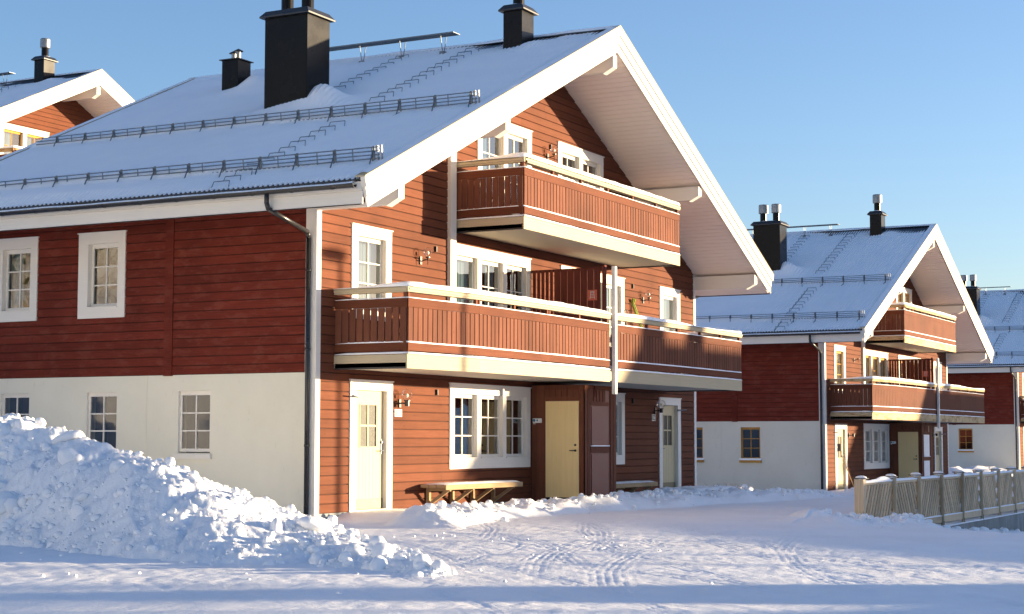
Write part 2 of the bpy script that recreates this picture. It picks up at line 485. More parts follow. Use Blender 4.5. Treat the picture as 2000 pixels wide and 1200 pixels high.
def window(house, T, outer, lights, zt, zb, sash_mat, case_mat=None, rows=3, cols=2, curtain=None, near=True,
           depth=0.09, plainfirst=False, casing=True, sill=False, face=0.045, rowz=None):
    """outer (u0,u1,z0,z1) or None; lights [(a,b)]; one thing-part per window"""
    c = MB(T)
    if casing:
        u0, u1, z0, z1 = outer
        c.box(u0, u1, 0, face, zt, z1); c.box(u0, u1, 0, face-0.004, z0, zb)
        c.box(u0-0.02, u1+0.02, 0, face+0.02, z1, z1+0.02)       # drip board on top
        edges = [u0]+[x for l in lights for x in l]+[u1]
        for i in range(0, len(edges), 2):
            c.box(edges[i], edges[i+1], 0, face-0.002, zb, zt)
    for a, b in lights:    # reveal liners
        n0, n1 = -0.16, (0.0 if casing else -0.005)
        c.box(a-0.02, a+0.002, n0, n1-0.001, zb-0.02, zt+0.02); c.box(b-0.002, b+0.02, n0, n1-0.001, zb-0.02, zt+0.02)
        c.box(a+0.002, b-0.002, n0, n1-0.001, zt-0.002, zt+0.02); c.box(a+0.002, b-0.002, n0, n1-0.001, zb-0.02, zb+0.002)
        if casing: c.box(a+0.003, b-0.003, -depth+face, face+0.012, zb-0.002, zb+0.018)   # sill drip
    if sill:
        a, b = lights[0][0], lights[-1][1]
        c.box(a-0.05, b+0.05, 0.0, 0.06, zb-0.11, zb-0.0205)
    w = c.build('window', case_mat or M['white'], house)
    nf = face-depth
    for li, (a, b) in enumerate(lights):
        s = MB(T); fw = 0.05
        n0, n1 = nf-0.045, nf
        s.box(a+0.003, a+fw, n0, n1, zb+0.02, zt-0.001); s.box(b-fw, b-0.003, n0, n1, zb+0.02, zt-0.003)
        s.box(a+fw, b-fw, n0, n1-0.002, zt-fw-0.03, zt-0.001); s.box(a+fw, b-fw, n0, n1-0.002, zb+0.02, zb+fw+0.03)
        ia, ib, ja, jb = a+fw, b-fw, zb+fw+0.03, zt-fw-0.03
        pl = plainfirst and li == 0
        nc, nr = (1, 1) if pl else (cols, rows)
        mw = 0.024
        for i in range(1, nc):
            x = ia+(ib-ia)*i/nc; s.box(x-mw/2, x+mw/2, n0+0.005, n1-0.006, ja, jb)
        zs = [ja+(jb-ja)*i/nr for i in range(nr+1)]
        for z in zs[1:-1]:
            s.box(ia, ib, n0+0.007, n1-0.008, z-mw/2, z+mw/2)
        s.build('sash', sash_mat, w)
        xs = [ia+(ib-ia)*i/nc for i in range(nc+1)]
        if near:
            for i in range(nc):
                for j in range(nr):
                    p = MB(T); d = random.uniform(-0.0015, 0.0015); e = random.uniform(-0.0015, 0.0015)
                    nn = (n0+n1)/2
                    p.add([(xs[i], nn+d, zs[j]), (xs[i+1], nn+e, zs[j]), (xs[i+1], nn-d, zs[j+1]), (xs[i], nn-e, zs[j+1])], [(3, 2, 1, 0)])
                    p.build('pane', M['glass'], w)
        else:
            p = MB(T); nn = (n0+n1)/2
            p.add([(ia, nn, ja), (ib, nn, ja), (ib, nn, jb), (ia, nn, jb)], [(3, 2, 1, 0)])
            p.build('pane', M['glass'], w)
        if curtain:
            for (ca, cb) in curtain.get(li, []):
                q = MB(T); k = max(4, int((cb-ca)*(b-a)/0.022)); A = a+ca*(b-a); B = a+cb*(b-a)
                vs = []; fs = []
                for i in range(k+1):
                    x = A+(B-A)*i/k; nnn = -0.20+0.018*math.sin(i*1.35)+0.008*math.sin(i*0.47)
                    vs += [(x, nnn, zb-0.05), (x, nnn, zt+0.05)]
                for i in range(k): fs.append((2*i, 2*i+1, 2*i+3, 2*i+2))
                q.add(vs, fs); q.build('curtain', M['curtain'], w, smooth=True)
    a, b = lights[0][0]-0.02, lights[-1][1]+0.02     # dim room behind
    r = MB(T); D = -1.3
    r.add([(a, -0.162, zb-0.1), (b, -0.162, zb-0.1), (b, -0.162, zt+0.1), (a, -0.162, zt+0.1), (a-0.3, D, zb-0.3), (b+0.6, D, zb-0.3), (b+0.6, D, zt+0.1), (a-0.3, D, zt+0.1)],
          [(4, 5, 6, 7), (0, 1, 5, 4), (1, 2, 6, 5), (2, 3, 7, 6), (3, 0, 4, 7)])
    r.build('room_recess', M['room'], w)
    return w

def door(house, u0, u1, mirrored=False, near=True):
    """house door: white casing, cream plank leaf with four obscure panes"""
    T = T_G; zt, z1, zb = 2.24, 2.41, 0.04
    a, b = u0+0.2, u1-0.2
    c = MB(T)
    c.box(u0, u1, 0, 0.045, zt, z1); c.box(u0, a, 0, 0.043, zb-0.05, zt); c.box(b, u1, 0, 0.043, zb-0.05, zt)
    c.box(u0-0.02, u1+0.02, 0, 0.06, z1, z1+0.02)
    c.box(a-0.02, a+0.002, -0.15, -0.001, zb, zt+0.02); c.box(b-0.002, b+0.02, -0.15, -0.001, zb, zt+0.02); c.box(a+0.002, b-0.002, -0.15, -0.001, zt-0.002, zt+0.02)
    c.box(a, b, -0.15, 0.05, zb-0.05, zb)
    d = c.build('door', M['white'], house)
    nf = -0.045
    g0, g1, h0, h1 = (a+b)/2-0.28, (a+b)/2+0.28, 1.2, 1.97
    l = MB(T)
    l.box(a+0.004, g0, nf-0.05, nf, h0, zt-0.004); l.box(g1, b-0.004, nf-0.05, nf, h0, zt-0.004)
    l.box(g0, g1, nf-0.05, nf, h1, zt-0.004)
    n = 9
    for i in range(n):
        x0 = a+0.004+(b-a-0.008)*i/n; x1 = a+0.004+(b-a-0.008)*(i+1)/n
        l.box(x0+0.003, x1-0.003, nf-0.04, nf, zb+0.2, h0-0.001)
        l.box(x0, x1, nf-0.05, nf-0.006, zb+0.005, h0-0.002)
    # glazing beads
    for q in ((g0-0.02, g0, h0-0.02, h1+0.02), (g1, g1+0.02, h0-0.02, h1+0.02), (g0, g1, h1, h1+0.02), (g0, g1, h0-0.02, h0)):
        l.box(q[0], q[1], nf, nf+0.012, q[2], q[3])
    gm = (g0+g1)/2; hm = (h0+h1)/2
    l.box(gm-0.02, gm+0.02, nf-0.02, nf+0.004, h0, h1); l.box(g0, g1, nf-0.02, nf+0.003, hm-0.018, hm+0.018)
    l.build('leaf', M['doorcream'], d)
    for i, (p, q) in enumerate(((g0, gm-0.02), (gm+0.02, g1))):
        for (r, s) in ((h0, hm-0.018), (hm+0.018, h1)):
            MB(T).box(p, q, nf-0.03, nf-0.012, r, s).build('pane', M['frost'], d)
    MB(T).box(a+0.006, b-0.006, nf, nf+0.004, zb+0.005, zb+0.2).build('kick_plate', M['dkdoor'], d)
    hx = b-0.07 if not mirrored else a+0.07
    s = -1 if not mirrored else 1
    hnd = MB(T); hnd.box(hx-0.022, hx+0.022, nf, nf+0.012, 1.06, 1.34)
    hnd.tube((hx, nf, 1.12), (hx, nf+0.055, 1.12), 0.011); hnd.tube((hx, nf+0.05, 1.12), (hx+s*0.12, nf+0.055, 1.12), 0.010)
    hnd.tube((hx, nf, 1.28), (hx, nf+0.03, 1.28), 0.024)
    hnd.build('handle', M['guard'], d)
    # door stay
    k = -1 if not mirrored else 1
    sx = u0+0.15 if not mirrored else u1-0.15
    st = MB(T); st.tube((sx-k*0.1, 0.045, 2.10), (sx+k*0.25, 0.16, 2.13), 0.013); st.box(sx-0.09, sx+0.09, 0.043, 0.062, 2.09, 2.14)
    st.build('door_stay', M['guard'], d)
    return d

def lamp(house, x, z, up, near=True, T=T_G):
    """black wall bracket with a clear globe"""
    b = MB(T)
    b.box(x-0.035, x+0.035, 0.024, 0.05, z-0.08, z+0.08)
    if up:
        pts = [(x, 0.04, z-0.02), (x, 0.11, z-0.0), (x, 0.19, z+0.01), (x, 0.20, z+0.05)]
        gz = z+0.16
        b.path(pts, 0.011, 6); b.tube((x, 0.20, z-0.09), (x, 0.20, z+0.05), 0.008, 6); b.tube((x, 0.2, z+0.04), (x, 0.2, z+0.065), 0.045, 10)
        gc = (x, 0.20, gz); R = 0.095
    else:
        b.tube((x, 0.04, z), (x, 0.19, z), 0.014, 8); b.tube((x, 0.20, z-0.055), (x, 0.20, z+0.05), 0.045, 10); b.tube((x, 0.20, z+0.04), (x, 0.20, z+0.06), 0.062, 10)
        gc = (x, 0.20, z+0.165); R = 0.115
    o = b.build('wall_lamp', M['black'], house)
    if near:
        MB(T).sphere(gc, R, 20, 12).build('globe', M['globe'], o, smooth=True)
        MB(T).sphere((gc[0], gc[1], gc[2]-0.02), 0.028, 8, 6, (1, 1, 1.5)).build('bulb', M['enamel'], o, smooth=True)
    return o

def snow_strip(name, pts, z, w, h, parent, seg=0.12, seed=0, over=0.0):
    """snow lying on a rail that follows pts [(x,y)], rounded cross-section with varying height"""
    P = [Vector((p[0], p[1], 0)) for p in pts]
    st = []
    for a, b in zip(P[:-1], P[1:]):
        L = (b-a).length; k = max(1, int(L/seg))
        for i in range(k): st.append((a+(b-a)*i/k, (b-a).normalized()))
    st.append((P[-1], (P[-1]-P[-2]).normalized()))
    prof = [(-0.5, 0.0), (-0.52, 0.35), (-0.4, 0.75), (-0.15, 0.98), (0.15, 1.0), (0.4, 0.78), (0.52, 0.35), (0.5, 0.0)]
    n = len(prof); vs = []; fs = []; tot = 0; last = None
    for i, (c, d) in enumerate(st):
        if last is not None: tot += (c-last).length
        last = c
        hh = h(tot) if callable(h) else h
        t = np.array([tot]); hh = hh*(1+0.25*float(fbm(t, t*0+seed, 2.2, 3, seed)[0]))
        e = min(1, 0.35+i*0.4, 0.35+(len(st)-1-i)*0.4); hh *= e
        s = Vector((d.y, -d.x, 0))
        for k, (p, q) in enumerate(prof):
            jw = 1+0.15*float(fbm(t, t*0+k, 3.0, 2, seed+3)[0])
            v = c+s*(p*w*jw); vs.append((v.x, v.y, z+q*max(hh, 0.004)))
    for i in range(len(st)-1):
        for k in range(n-1): fs.append((i*n+k, i*n+k+1, (i+1)*n+k+1, (i+1)*n+k))
    m = MB(); m.add(vs, fs); m.add([vs[k] for k in range(n)], [tuple(range(n))]); m.add([vs[-n+k] for k in range(n)], [tuple(range(n))[::-1]])
    return m.build(name, M['snow_soft'], parent, smooth=True)

SLAT = {}
def slat_mesh(h, w, kind):
    k = (round(h, 3), round(w, 3), kind)
    if k not in SLAT:
        m = MB()
        # width along x, front towards -y, small chamfers
        m.prism([(-w/2, 0.0), (-w/2, -0.015), (-w/2+0.005, -0.021), (w/2-0.005, -0.021), (w/2, -0.015), (w/2, 0.0)][::-1], 2, 0, h)
        SLAT[k] = m.mesh('slat', M['red_v'])
    return SLAT[k]

def balcony(house, segs, zf, near=True, seed=1, fascia_mat=None, side_len=1.5):
    """segs: list of polylines [(x,y)..]; zf = bottom of the front fascia"""
    fm = fascia_mat or M['cream']
    allp = [p for s in segs for p in s]
    # floor slab
    poly = [(p[0], p[1]+0.03) for p in allp]
    f = MB(); f.prism(poly[::-1], 2, zf+0.03, zf+0.23)
    bal = f.build('balcony', M['underside'], house)
    # joist strip seen under the side fascia
    x0 = segs[0][0][0]; x1 = segs[-1][-1][0]
    joined = MB()
    for si, s in enumerate(segs):
        for i, (a, b) in enumerate(zip(s[:-1], s[1:])):
            A = Vector((a[0], a[1], 0)); B = Vector((b[0], b[1], 0)); d = (B-A).normalized(); nrm = Vector((d.y, -d.x, 0))
            side = abs(d.x) < 0.3
            L = (B-A).length
            def barz(z0, z1, off, th, mat, nm, ea=0.0, eb=0.0):
                p = A+nrm*(off+th/2)-d*ea; q = B+nrm*(off+th/2)+d*eb
                m = MB(); m.bar((p.x, p.y, (z0+z1)/2), (q.x, q.y, (z0+z1)/2), th, z1-z0)
                return m.build(nm, mat, bal)
            e = 0.0
            if side:
                barz(zf+0.11, zf+0.25, 0.0, 0.028, fm, 'fascia_board'); barz(zf+0.0, zf+0.105, -0.05, 0.05, M['black'], 'side_beam')
            else:
                barz(zf, zf+0.25, 0.0, 0.030, fm, 'fascia_board', 0.03 if i <= 1 and si == 0 else 0)
                barz(zf+0.25, zf+0.268, 0.0, 0.045, fm, 'fascia_cap', 0.03 if i <= 1 and si == 0 else 0)
            barz(zf+0.315, zf+0.46, 0.002, 0.024, M['red_h'], 'rail_board'); barz(zf+1.085, zf+1.24, 0.002, 0.024, M['red_h'], 'rail_board')
            barz(zf+1.236, zf+1.242, -0.03, 0.045, M['red_h'], 'rail_cap')
            # hand rail, two-step profile
            barz(zf+1.35, zf+1.445, -0.10, 0.145, fm, 'handrail', 0, 0.045 if side and i == 0 else 0)
            barz(zf+1.385, zf+1.425, 0.0452, 0.014, fm, 'handrail_trim')
            # balusters
            k = max(1, int(L/1.25))
            for j in range(k+1):
                if side and j == 0: continue
                t = min(max((L*j/k), 0.05), L-0.05); c = A+d*t-nrm*0.03
                m = MB(); m.box(c.x-0.03, c.x+0.03, c.y-0.03, c.y+0.03, zf+1.24, zf+1.36); m.box(c.x-0.03, c.x+0.03, c.y-0.03, c.y+0.03, zf+0.25, zf+1.236)
                m.build('baluster', M['red_v'], bal)
            # slats
            pitch = 0.1425 if side else 0.145
            n = int(round((L-0.02)/pitch)); w = 0.128 if side else 0.128
            ang = math.atan2(d.y, d.x)
            z0, hh = zf+0.47, 0.63
            for j in range(n):
                t = (j+0.5)*L/n; c = A+d*t
                if near:
                    o = link('slat', slat_mesh(hh, w, side), bal, (c.x, c.y, zf+0.45)); o.rotation_euler = (random.uniform(-.004, .004), random.uniform(-.003, .003), ang)
                else:
                    p = c-d*w/2+nrm*0.01; q = c+d*w/2+nrm*0.01
                    joined.bar((p.x, p.y, z0+hh/2), (q.x, q.y, z0+hh/2), 0.02, hh)
            if side and i == 0 or True:
                pass
    if not near:
        o = joined.build('slat', M['red_v'], bal); o['kind'] = 'stuff'
    for si, s in enumerate(segs):
        off = [(p[0], p[1]) for p in s]
        L = sum((Vector(a)-Vector(b)).length for a, b in zip(s[:-1], s[1:]))
        first = si == 0
        def hh(t, L=L, first=first):
            if first: return 0.02+0.075*float(ss(0.3, 1.6, t))*(1-0.25*float(ss(L-2.5, L, t)))
            return 0.06+0.03*math.sin(t*0.9)
        snow_strip('snow_cap', off, zf+1.445, 0.17, hh, bal, seed=seed+si)
        # thin lines of snow on lower rail, rail cap and fascia
        o1 = [(p[0], p[1]-0.015) for p in s]
        snow_strip('snow_line', o1, zf+1.242, 0.06, 0.022, bal, seed=seed+si+5)
        snow_strip('snow_line', o1, zf+0.455, 0.05, 0.030, bal, seed=seed+si+9)
        snow_strip('snow_line', o1, zf+0.262, 0.07, 0.035, bal, seed=seed+si+11)
    return bal

# ------------------------------------------------------------------ roof
def snow_thickness(x, y, side, rng, near):
    """thickness of snow over the metal plane (x = distance from ridge along plan, 0..HW)"""
    t = 0.022+0.07*ss(1.0, 4.6, y)+0.035*fbm(x*0.9, y*0.5, 0.6, 3, 11+rng)*ss(0.5, 3, y)
    t = t+0.012*fbm(x, y, 1.7, 3, 5+rng)
    # snow held above the two guards
    for gx in (AX+0.35, AX-3.1):
        d = gx-x
        t = t+0.10*np.exp(-((d-0.05)/0.45)**2)*(d > -0.0)*ss(-1.6, 2.5, y)
        t = t-0.004*np.exp(-((d+0.28)/0.22)**2)
    # bare ribs near the ridge and the chimneys
    t = t-0.041*(1-ss(0.25, 1.1, x))*(0.75+0.6*fbm(x, y, 0.9, 2, 3+rng))
    t = t*ss(-0.02, 0.35, (YB-y))+0.0
    return np.maximum(t, -0.03)
RIBP = 0.1045
HWS = {-1: HW, 1: HW-0.15}
def roof(house, near, seed, deep):
    rib = lambda y: np.cos(2*np.pi*y/RIBP)
    for side in (-1, 1):
        fine = near and side < 0
        nr = int((YB-YF)/RIBP*(8 if fine else (6 if side < 0 else 3)))
        ys = np.linspace(YF+0.02, YB, nr)
        # metal sheet
        xs = np.array([0.0, HWS[side]-0.02])
        X, Y = np.meshgrid(xs, ys)
        Z = ZR-SL*X+0.018*rib(Y)
        Xw = AX+side*X
        o = link('roof_sheet', grid_mesh('roof_sheet', Xw, Y, Z, M['roofmetal']), house)
        ze_ = ZR-SL*(HWS[side]-0.02); W2 = np.stack([ys*0+ze_-0.022, ze_+0.024*rib(ys)], 1)
        link('sheet_edge_shade', grid_mesh('sheet_edge_shade', np.full_like(W2, AX+side*(HWS[side]-0.021)), np.stack([ys, ys], 1), W2, M['roofmetal']), o)  # sheet edge; dark fill below the ribs stands in for shade underneath
        # snow
        nx = 90 if fine else (60 if side < 0 else 24)
        xs = np.linspace(0.03, HWS[side]-0.045, nx); X, Y = np.meshgrid(xs, ys)
        t = snow_thickness(X, Y, side, seed, near)
        if deep: t = t+0.03
        ed = ss(HWS[side]-0.45, HWS[side]-0.15, X); t = t*(1-ed)+0.016*ed
        amp = 0.034*np.clip(1.15-np.maximum(t, 0)/0.085, 0.0, 1.0)
        amp = amp*(0.75+0.35*fbm(X, Y, 0.7, 2, 9))*ss(0.0, 0.018, t)
        Z = ZR-SL*X+0.004+t+amp*rib(Y)+0.012*ss(HWS[side]-0.5, HWS[side]-0.1, X)*rib(Y)
        # drifts behind the chimneys
        for (cx, cy, rx, ry, hh) in ((4.75, 2.75, 0.40, 0.45, 0.42), (5.0, 3.3, 0.5, 0.9, 0.28), (2.05, 6.55, 0.30, 0.30, 0.26), (2.4, 6.3, 0.5, 0.8, 0.10), (0.75, -0.1, 0.3, 0.3, 0.10)):
            if side < 0: Z = Z+hh*np.exp(-((X-cx)/rx)**2-((Y-cy)/ry)**2)*0.8
        # eave lip sags a little and thins at its edge
        Z = Z-0.02*ss(HWS[side]-0.12, HWS[side]-0.04, X)
        me = grid_mesh('roof_snow', AX+side*X, Y, Z, M['snow_roof'])
        s = link('roof_snow', me, o)
    # ridge snow / ridge cap
    m = MB(); m.prism([(AX-0.16, ZR-0.03), (AX+0.16, ZR-0.03), (AX, ZR+0.055)], 1, YF-0.02, YB)
    m.build('ridge_cap', M['roofmetal'], house)
    y = np.linspace(YF+0.05, YB-0.05, 160); a = np.linspace(-1, 1, 7); A, Y = np.meshgrid(a, y)
    Wd = 0.12+0.06*fbm(Y, Y*0, 1.5, 3, seed)
    X = AX+A*Wd; Z = ZR+0.058-0.0*A-np.abs(A)*Wd*0.52+0.03*np.cos(A*1.5)*(0.9+0.8*fbm(Y, Y*0+2, 1.1, 3, seed))
    Z = Z+0.0
    link('ridge_snow', grid_mesh('ridge_snow', X, Y, Z, M['snow_roof']), house)
    # soffits: boards running along y, joined (too fine to pick apart)
    for side in (-1, 1):
        m = MB(); L = HWS[side]-0.1; p = 0.155; n = int(L/p)
        for i in range(n):
            a = i*p; b = a+p-0.018
            xa, xb = AX+side*a, AX+side*b
            za, zb_ = 9.955-SL*a, 9.955-SL*b
            for (y0, y1) in (((YF+0.05, -0.0),) if abs(xb-AX) < 8.99 else ((YF+0.05, YB),)):
                m.hexa([(xa, y0, za), (xb, y0, zb_), (xb, y1, zb_), (xa, y1, za), (xa, y0, za+0.02), (xb, y0, zb_+0.02), (xb, y1, zb_+0.02), (xa, y1, za+0.02)])
        o = m.build('soffit_board', M['soffit'], house); o['kind'] = 'stuff'
        m = MB(); xa, xb = AX, AX+side*(HWS[side]-0.05)
        m.add([(xa, YF+0.04, 9.985), (xb, YF+0.04, 9.985-SL*(HWS[side]-0.05)), (xb, YB, 9.985-SL*(HWS[side]-0.05)), (xa, YB, 9.985)], [(0, 1, 2, 3)])
        m.add([(xa, YF+0.03, ZR-0.03), (xb, YF+0.03, ZR-0.03-SL*(HWS[side]-0.05)), (xb, YB, ZR-0.03-SL*(HWS[side]-0.05)), (xa, YB, ZR-0.03)], [(0, 1, 2, 3)])
        m.build('roof_deck', M['backing'], house)
    # barge boards: three stepped layers on each slope, front and back
    dz = 0.575/3
    for (y, sg) in ((YF, -1), (YB, 1)):
        for side in (-1, 1):
            for k in range(3):
                ho = HWS[side]+0.0-0.07*k-(0.10 if side > 0 else 0)
                top = ZR+0.045-dz*k; bot = top-dz+0.003
                xe = AX+side*ho; xe2 = AX+side*(ho-0.055)
                front = y+sg*(0.095-0.032*k); back = y
                poly = [(AX, top), (AX, bot), (xe2, bot-SL*(ho-0.055)), (xe, top-SL*ho)]
                if side < 0: poly = poly
                m = MB(); m.prism(poly if side > 0 else poly[::-1], 1, min(front, back), max(front, back))
                m.build('bargeboard', M['white'], house)
            m = MB(); ho = HWS[side]-(0.10 if side > 0 else 0)     # metal flashing over the barge
            poly = [(AX, ZR+0.072), (AX, ZR+0.047), (AX+side*ho, ZR+0.047-SL*ho), (AX+side*ho, ZR+0.072-SL*ho)]
            m.prism(poly if side > 0 else poly[::-1], 1, min(y+sg*0.105, y-sg*0.10), max(y+sg*0.105, y-sg*0.10))
            m.build('barge_flashing', M['cream'], house)
            # snow clinging along the flashing
            n = 150; tt = np.linspace(0.1, ho-0.1, n); a = np.linspace(0, 1, 5); A, TT = np.meshgrid(a, tt)
            hgt = np.clip(0.01+0.05*fbm(TT, TT*0, 0.55, 4, 31+seed+side+k), 0.0, 0.1)
            Y = y-sg*0.12+sg*0.215*A
            Z = ZR+0.074-SL*TT+hgt*np.sin(A*np.pi*0.9+0.15)-0.001
            link('barge_snow', grid_mesh('barge_snow', AX+side*TT, Y, Z, M['snow_soft']), house)
    # eave fascias (two boards) and gutters
    for side in (-1, 1):
        xe = AX+side*(HWS[side]-0.02)
        ze = ZR-SL*(HWS[side]-0.02)
        for k, (a, b, off) in enumerate(((ze-0.185, ze-0.03, 0.0), (ze-0.40, ze-0.188, -0.02))):
            x1 = xe+side*(off-0.03); x0 = x1-side*0.03
            MB().box(x0, x1, YF+0.0, YB, a, b).build('fascia', M['white'], house)
        # underside at the eave
        g = MB(); n = 10; xc = xe+side*0.085; zc = ze-0.085; R = 0.062
        prev = None; vs = []
        for i in range(n+1):
            t = math.pi*i/n; vs.append((xc+R*math.cos(t), zc-R*math.sin(t)))
        outer = vs; inner = [(xc+(R-0.004)*math.cos(math.pi*i/n), zc-(R-0.004)*math.sin(math.pi*i/n)) for i in range(n+1)]
        g.prism(outer+inner[::-1], 1, YF+0.06, YB-0.05)
        for yy in np.arange(YF+0.5, YB, 0.82):
            g.prism([(xc+(R+0.006)*math.cos(math.pi*i/n), zc-(R+0.006)*math.sin(math.pi*i/n)) for i in range(n+1)]+inner[::-1], 1, yy, yy+0.03)
        gu = g.build('gutter', M['gutter'], house)
        y = np.linspace(YF+0.08, YB-0.08, 120); a = np.linspace(-1, 1, 6); A, Y = np.meshgrid(a, y)
        Z = zc+0.008+0.035*(1-A*A)+0.02*fbm(Y, Y*0, 1.0, 3, seed+3)
        link('gutter_snow', grid_mesh('gutter_snow', xc+A*(R-0.006), Y, Z, M['snow_soft']), gu)
        # downspout near the front corner
        r = 0.043
        if side < 0:
            d = MB(); pts = [(xc, 0.05, zc-0.05), (xc, 0.05, zc-0.2), (xc+0.06, 0.055, zc-0.30), (-0.16, 0.09, 5.0), (-0.095, 0.10, 4.9), (-0.09, 0.10, 0.02)]
        else:
            d = MB(); pts = [(xc, 0.35, zc-0.05), (xc, 0.35, zc-0.2), (xc-0.06, 0.35, zc-0.30), (WID+0.16, 0.35, 5.0), (WID+0.095, 0.35, 4.9), (WID+0.09, 0.35, 0.02)]
        d.path(pts, r, 10)
        for p in pts[1:-1]: d.sphere(p, r, 10, 6)
        for zz in (4.3, 2.9, 1.2): d.tube((pts[-1][0], pts[-1][1], zz), (pts[-1][0], pts[-1][1], zz+0.04), r+0.008, 10)
        d.build('downspout', M['gutter'], house, smooth=True)
    # purlins with bracket-like end caps
    for xc, zt, hh in ((-0.06+0.06, 5.80, 0.36), (AX-5.05, 7.56, 0.33), (AX, 9.90, 0.45), (AX+5.05, 7.56, 0.33), (WID-0.0, 5.80, 0.36)):
        w = 0.085
        xx = xc if abs(xc-AX) > 0.1 else AX
        zt2 = min(zt, z_sof(xx)-SL*w-0.005)
        m = MB()
        prof = [(YF+0.06, zt2), (YF+0.06, zt2-hh+0.12), (YF+0.30, zt2-hh), (0.0, zt2-hh), (0.0, zt2)]
        m.prism(prof, 0, xx-w, xx+w)
        p = m.build('purlin', M['white'], house)
        m = MB()
        prof = [(YF+0.058, zt2), (YF+0.035, zt2), (YF+0.035, zt2-hh+0.10), (YF+0.285, zt2-hh-0.03), (YF+0.30, zt2-hh-0.005), (YF+0.058, zt2-hh+0.115)]
        m.prism(prof, 0, xx-w-0.01, xx+w+0.01)
        m.build('purlin_cap', M['white'], p)

def guard(house, d, near, y0=-1.55, y1=9.6, side=-1):
    """four-rail snow guard at plan distance d from ridge"""
    x = AX+side*d; z = ZR-SL*d+0.03
    n = Vector((side*SL, 0, 1)).normalized()
    up = Vector((0, 0, 1))*0.75+n*0.25; up.normalize()
    b = MB(); 
    rails = [0.03, 0.095, 0.16, 0.225]
    for r in rails: 
        p = Vector((x, 0, z))+up*r
        b.tube((p.x, y0-0.12, p.z), (p.x, y1, p.z), 0.0105, 6)
    g = b.build('snow_guard', M['guard'], house)
    ys = []; y = y0
    while y < y1: ys.append(y); y += 0.80
    base = None
    for i, y in enumerate(ys):
        k = MB(); p = Vector((x, y, z)); q = p+up*0.25
        k.bar(p-up*0.03+Vector((0.012, 0, 0)), q+Vector((0.012, 0, 0)), 0.045, 0.012, up=(1, 0, 0))
        k.bar(p-up*0.03+Vector((0.012, 0.035, 0)), q*1.0+Vector((0.012, 0.035, -0.03)), 0.012, 0.03, up=(1, 0, 0))
        e = Vector((x+side*0.24, y-0.06, z-SL*0.24-0.0))
        k.bar(q-up*0.06, e, 0.022, 0.008)
        k.bar((x+side*0.30, y, z-SL*0.30+0.004-0.02), (x-side*0.12, y, z+SL*0.12-0.01), 0.03, 0.008)
        if base is None: base = k.build('bracket', M['guard'], g); bme = base.data; by = y
        else:
            o = link('bracket', bme, g, (0, y-by, 0))
        if i and near:
            yy = y-0.8+0.42+random.uniform(-.05, .12); mm = MB(); pp = Vector((x, yy, z))
            mm.bar(pp+up*0.01, pp+up*0.235, 0.018, 0.01, up=(1, 0, 0)); mm.build('rail_clip', M['guard'], g)
    # rail ends catch the light
    e = MB()
    for r in rails:
        p = Vector((x, y0-0.09, z))+up*r
        for yy in (-0.0, -0.075): MB().box(p.x-0.018, p.x+0.018, p.y-0.012+yy, p.y+0.012+yy, p.z-0.028, p.z+0.028).build('rail_end', M['galv'], g)

def ladder(house, y, d0, d1, near):
    """stirrup steps up the left slope"""
    l = MB(); d = d0; k = 0; root = None; me = None
    while d > d1:
        m = MB(); x = AX-d; z = ZR-SL*d
        h = 0.11+0.0*k
        m.tube((0, -0.17, h), (0, 0.17, h), 0.008, 6)
        m.tube((0, -0.17, h), (-0.05, -0.19, -0.01), 0.008, 6); m.tube((0, 0.17, h), (-0.05, 0.19, -0.01), 0.008, 6)
        if root is None:
            rm = MB(); rm.bar((AX-d0-0.1, y-0.19, ZR-SL*(d0+0.1)+0.012), (AX-d1, y-0.19, ZR-SL*d1+0.012), 0.02, 0.01); rm.bar((AX-d0-0.1, y+0.19, ZR-SL*(d0+0.1)+0.012), (AX-d1, y+0.19, ZR-SL*d1+0.012), 0.02, 0.01)
            root = rm.build('roof_ladder', M['guard'], house); me = m.mesh('step_hoop', M['guard'])
        link('step_hoop', me, root, (x, y+random.uniform(-.01, .01), z+random.uniform(-.01, .015)))
        d -= 0.33; k += 1

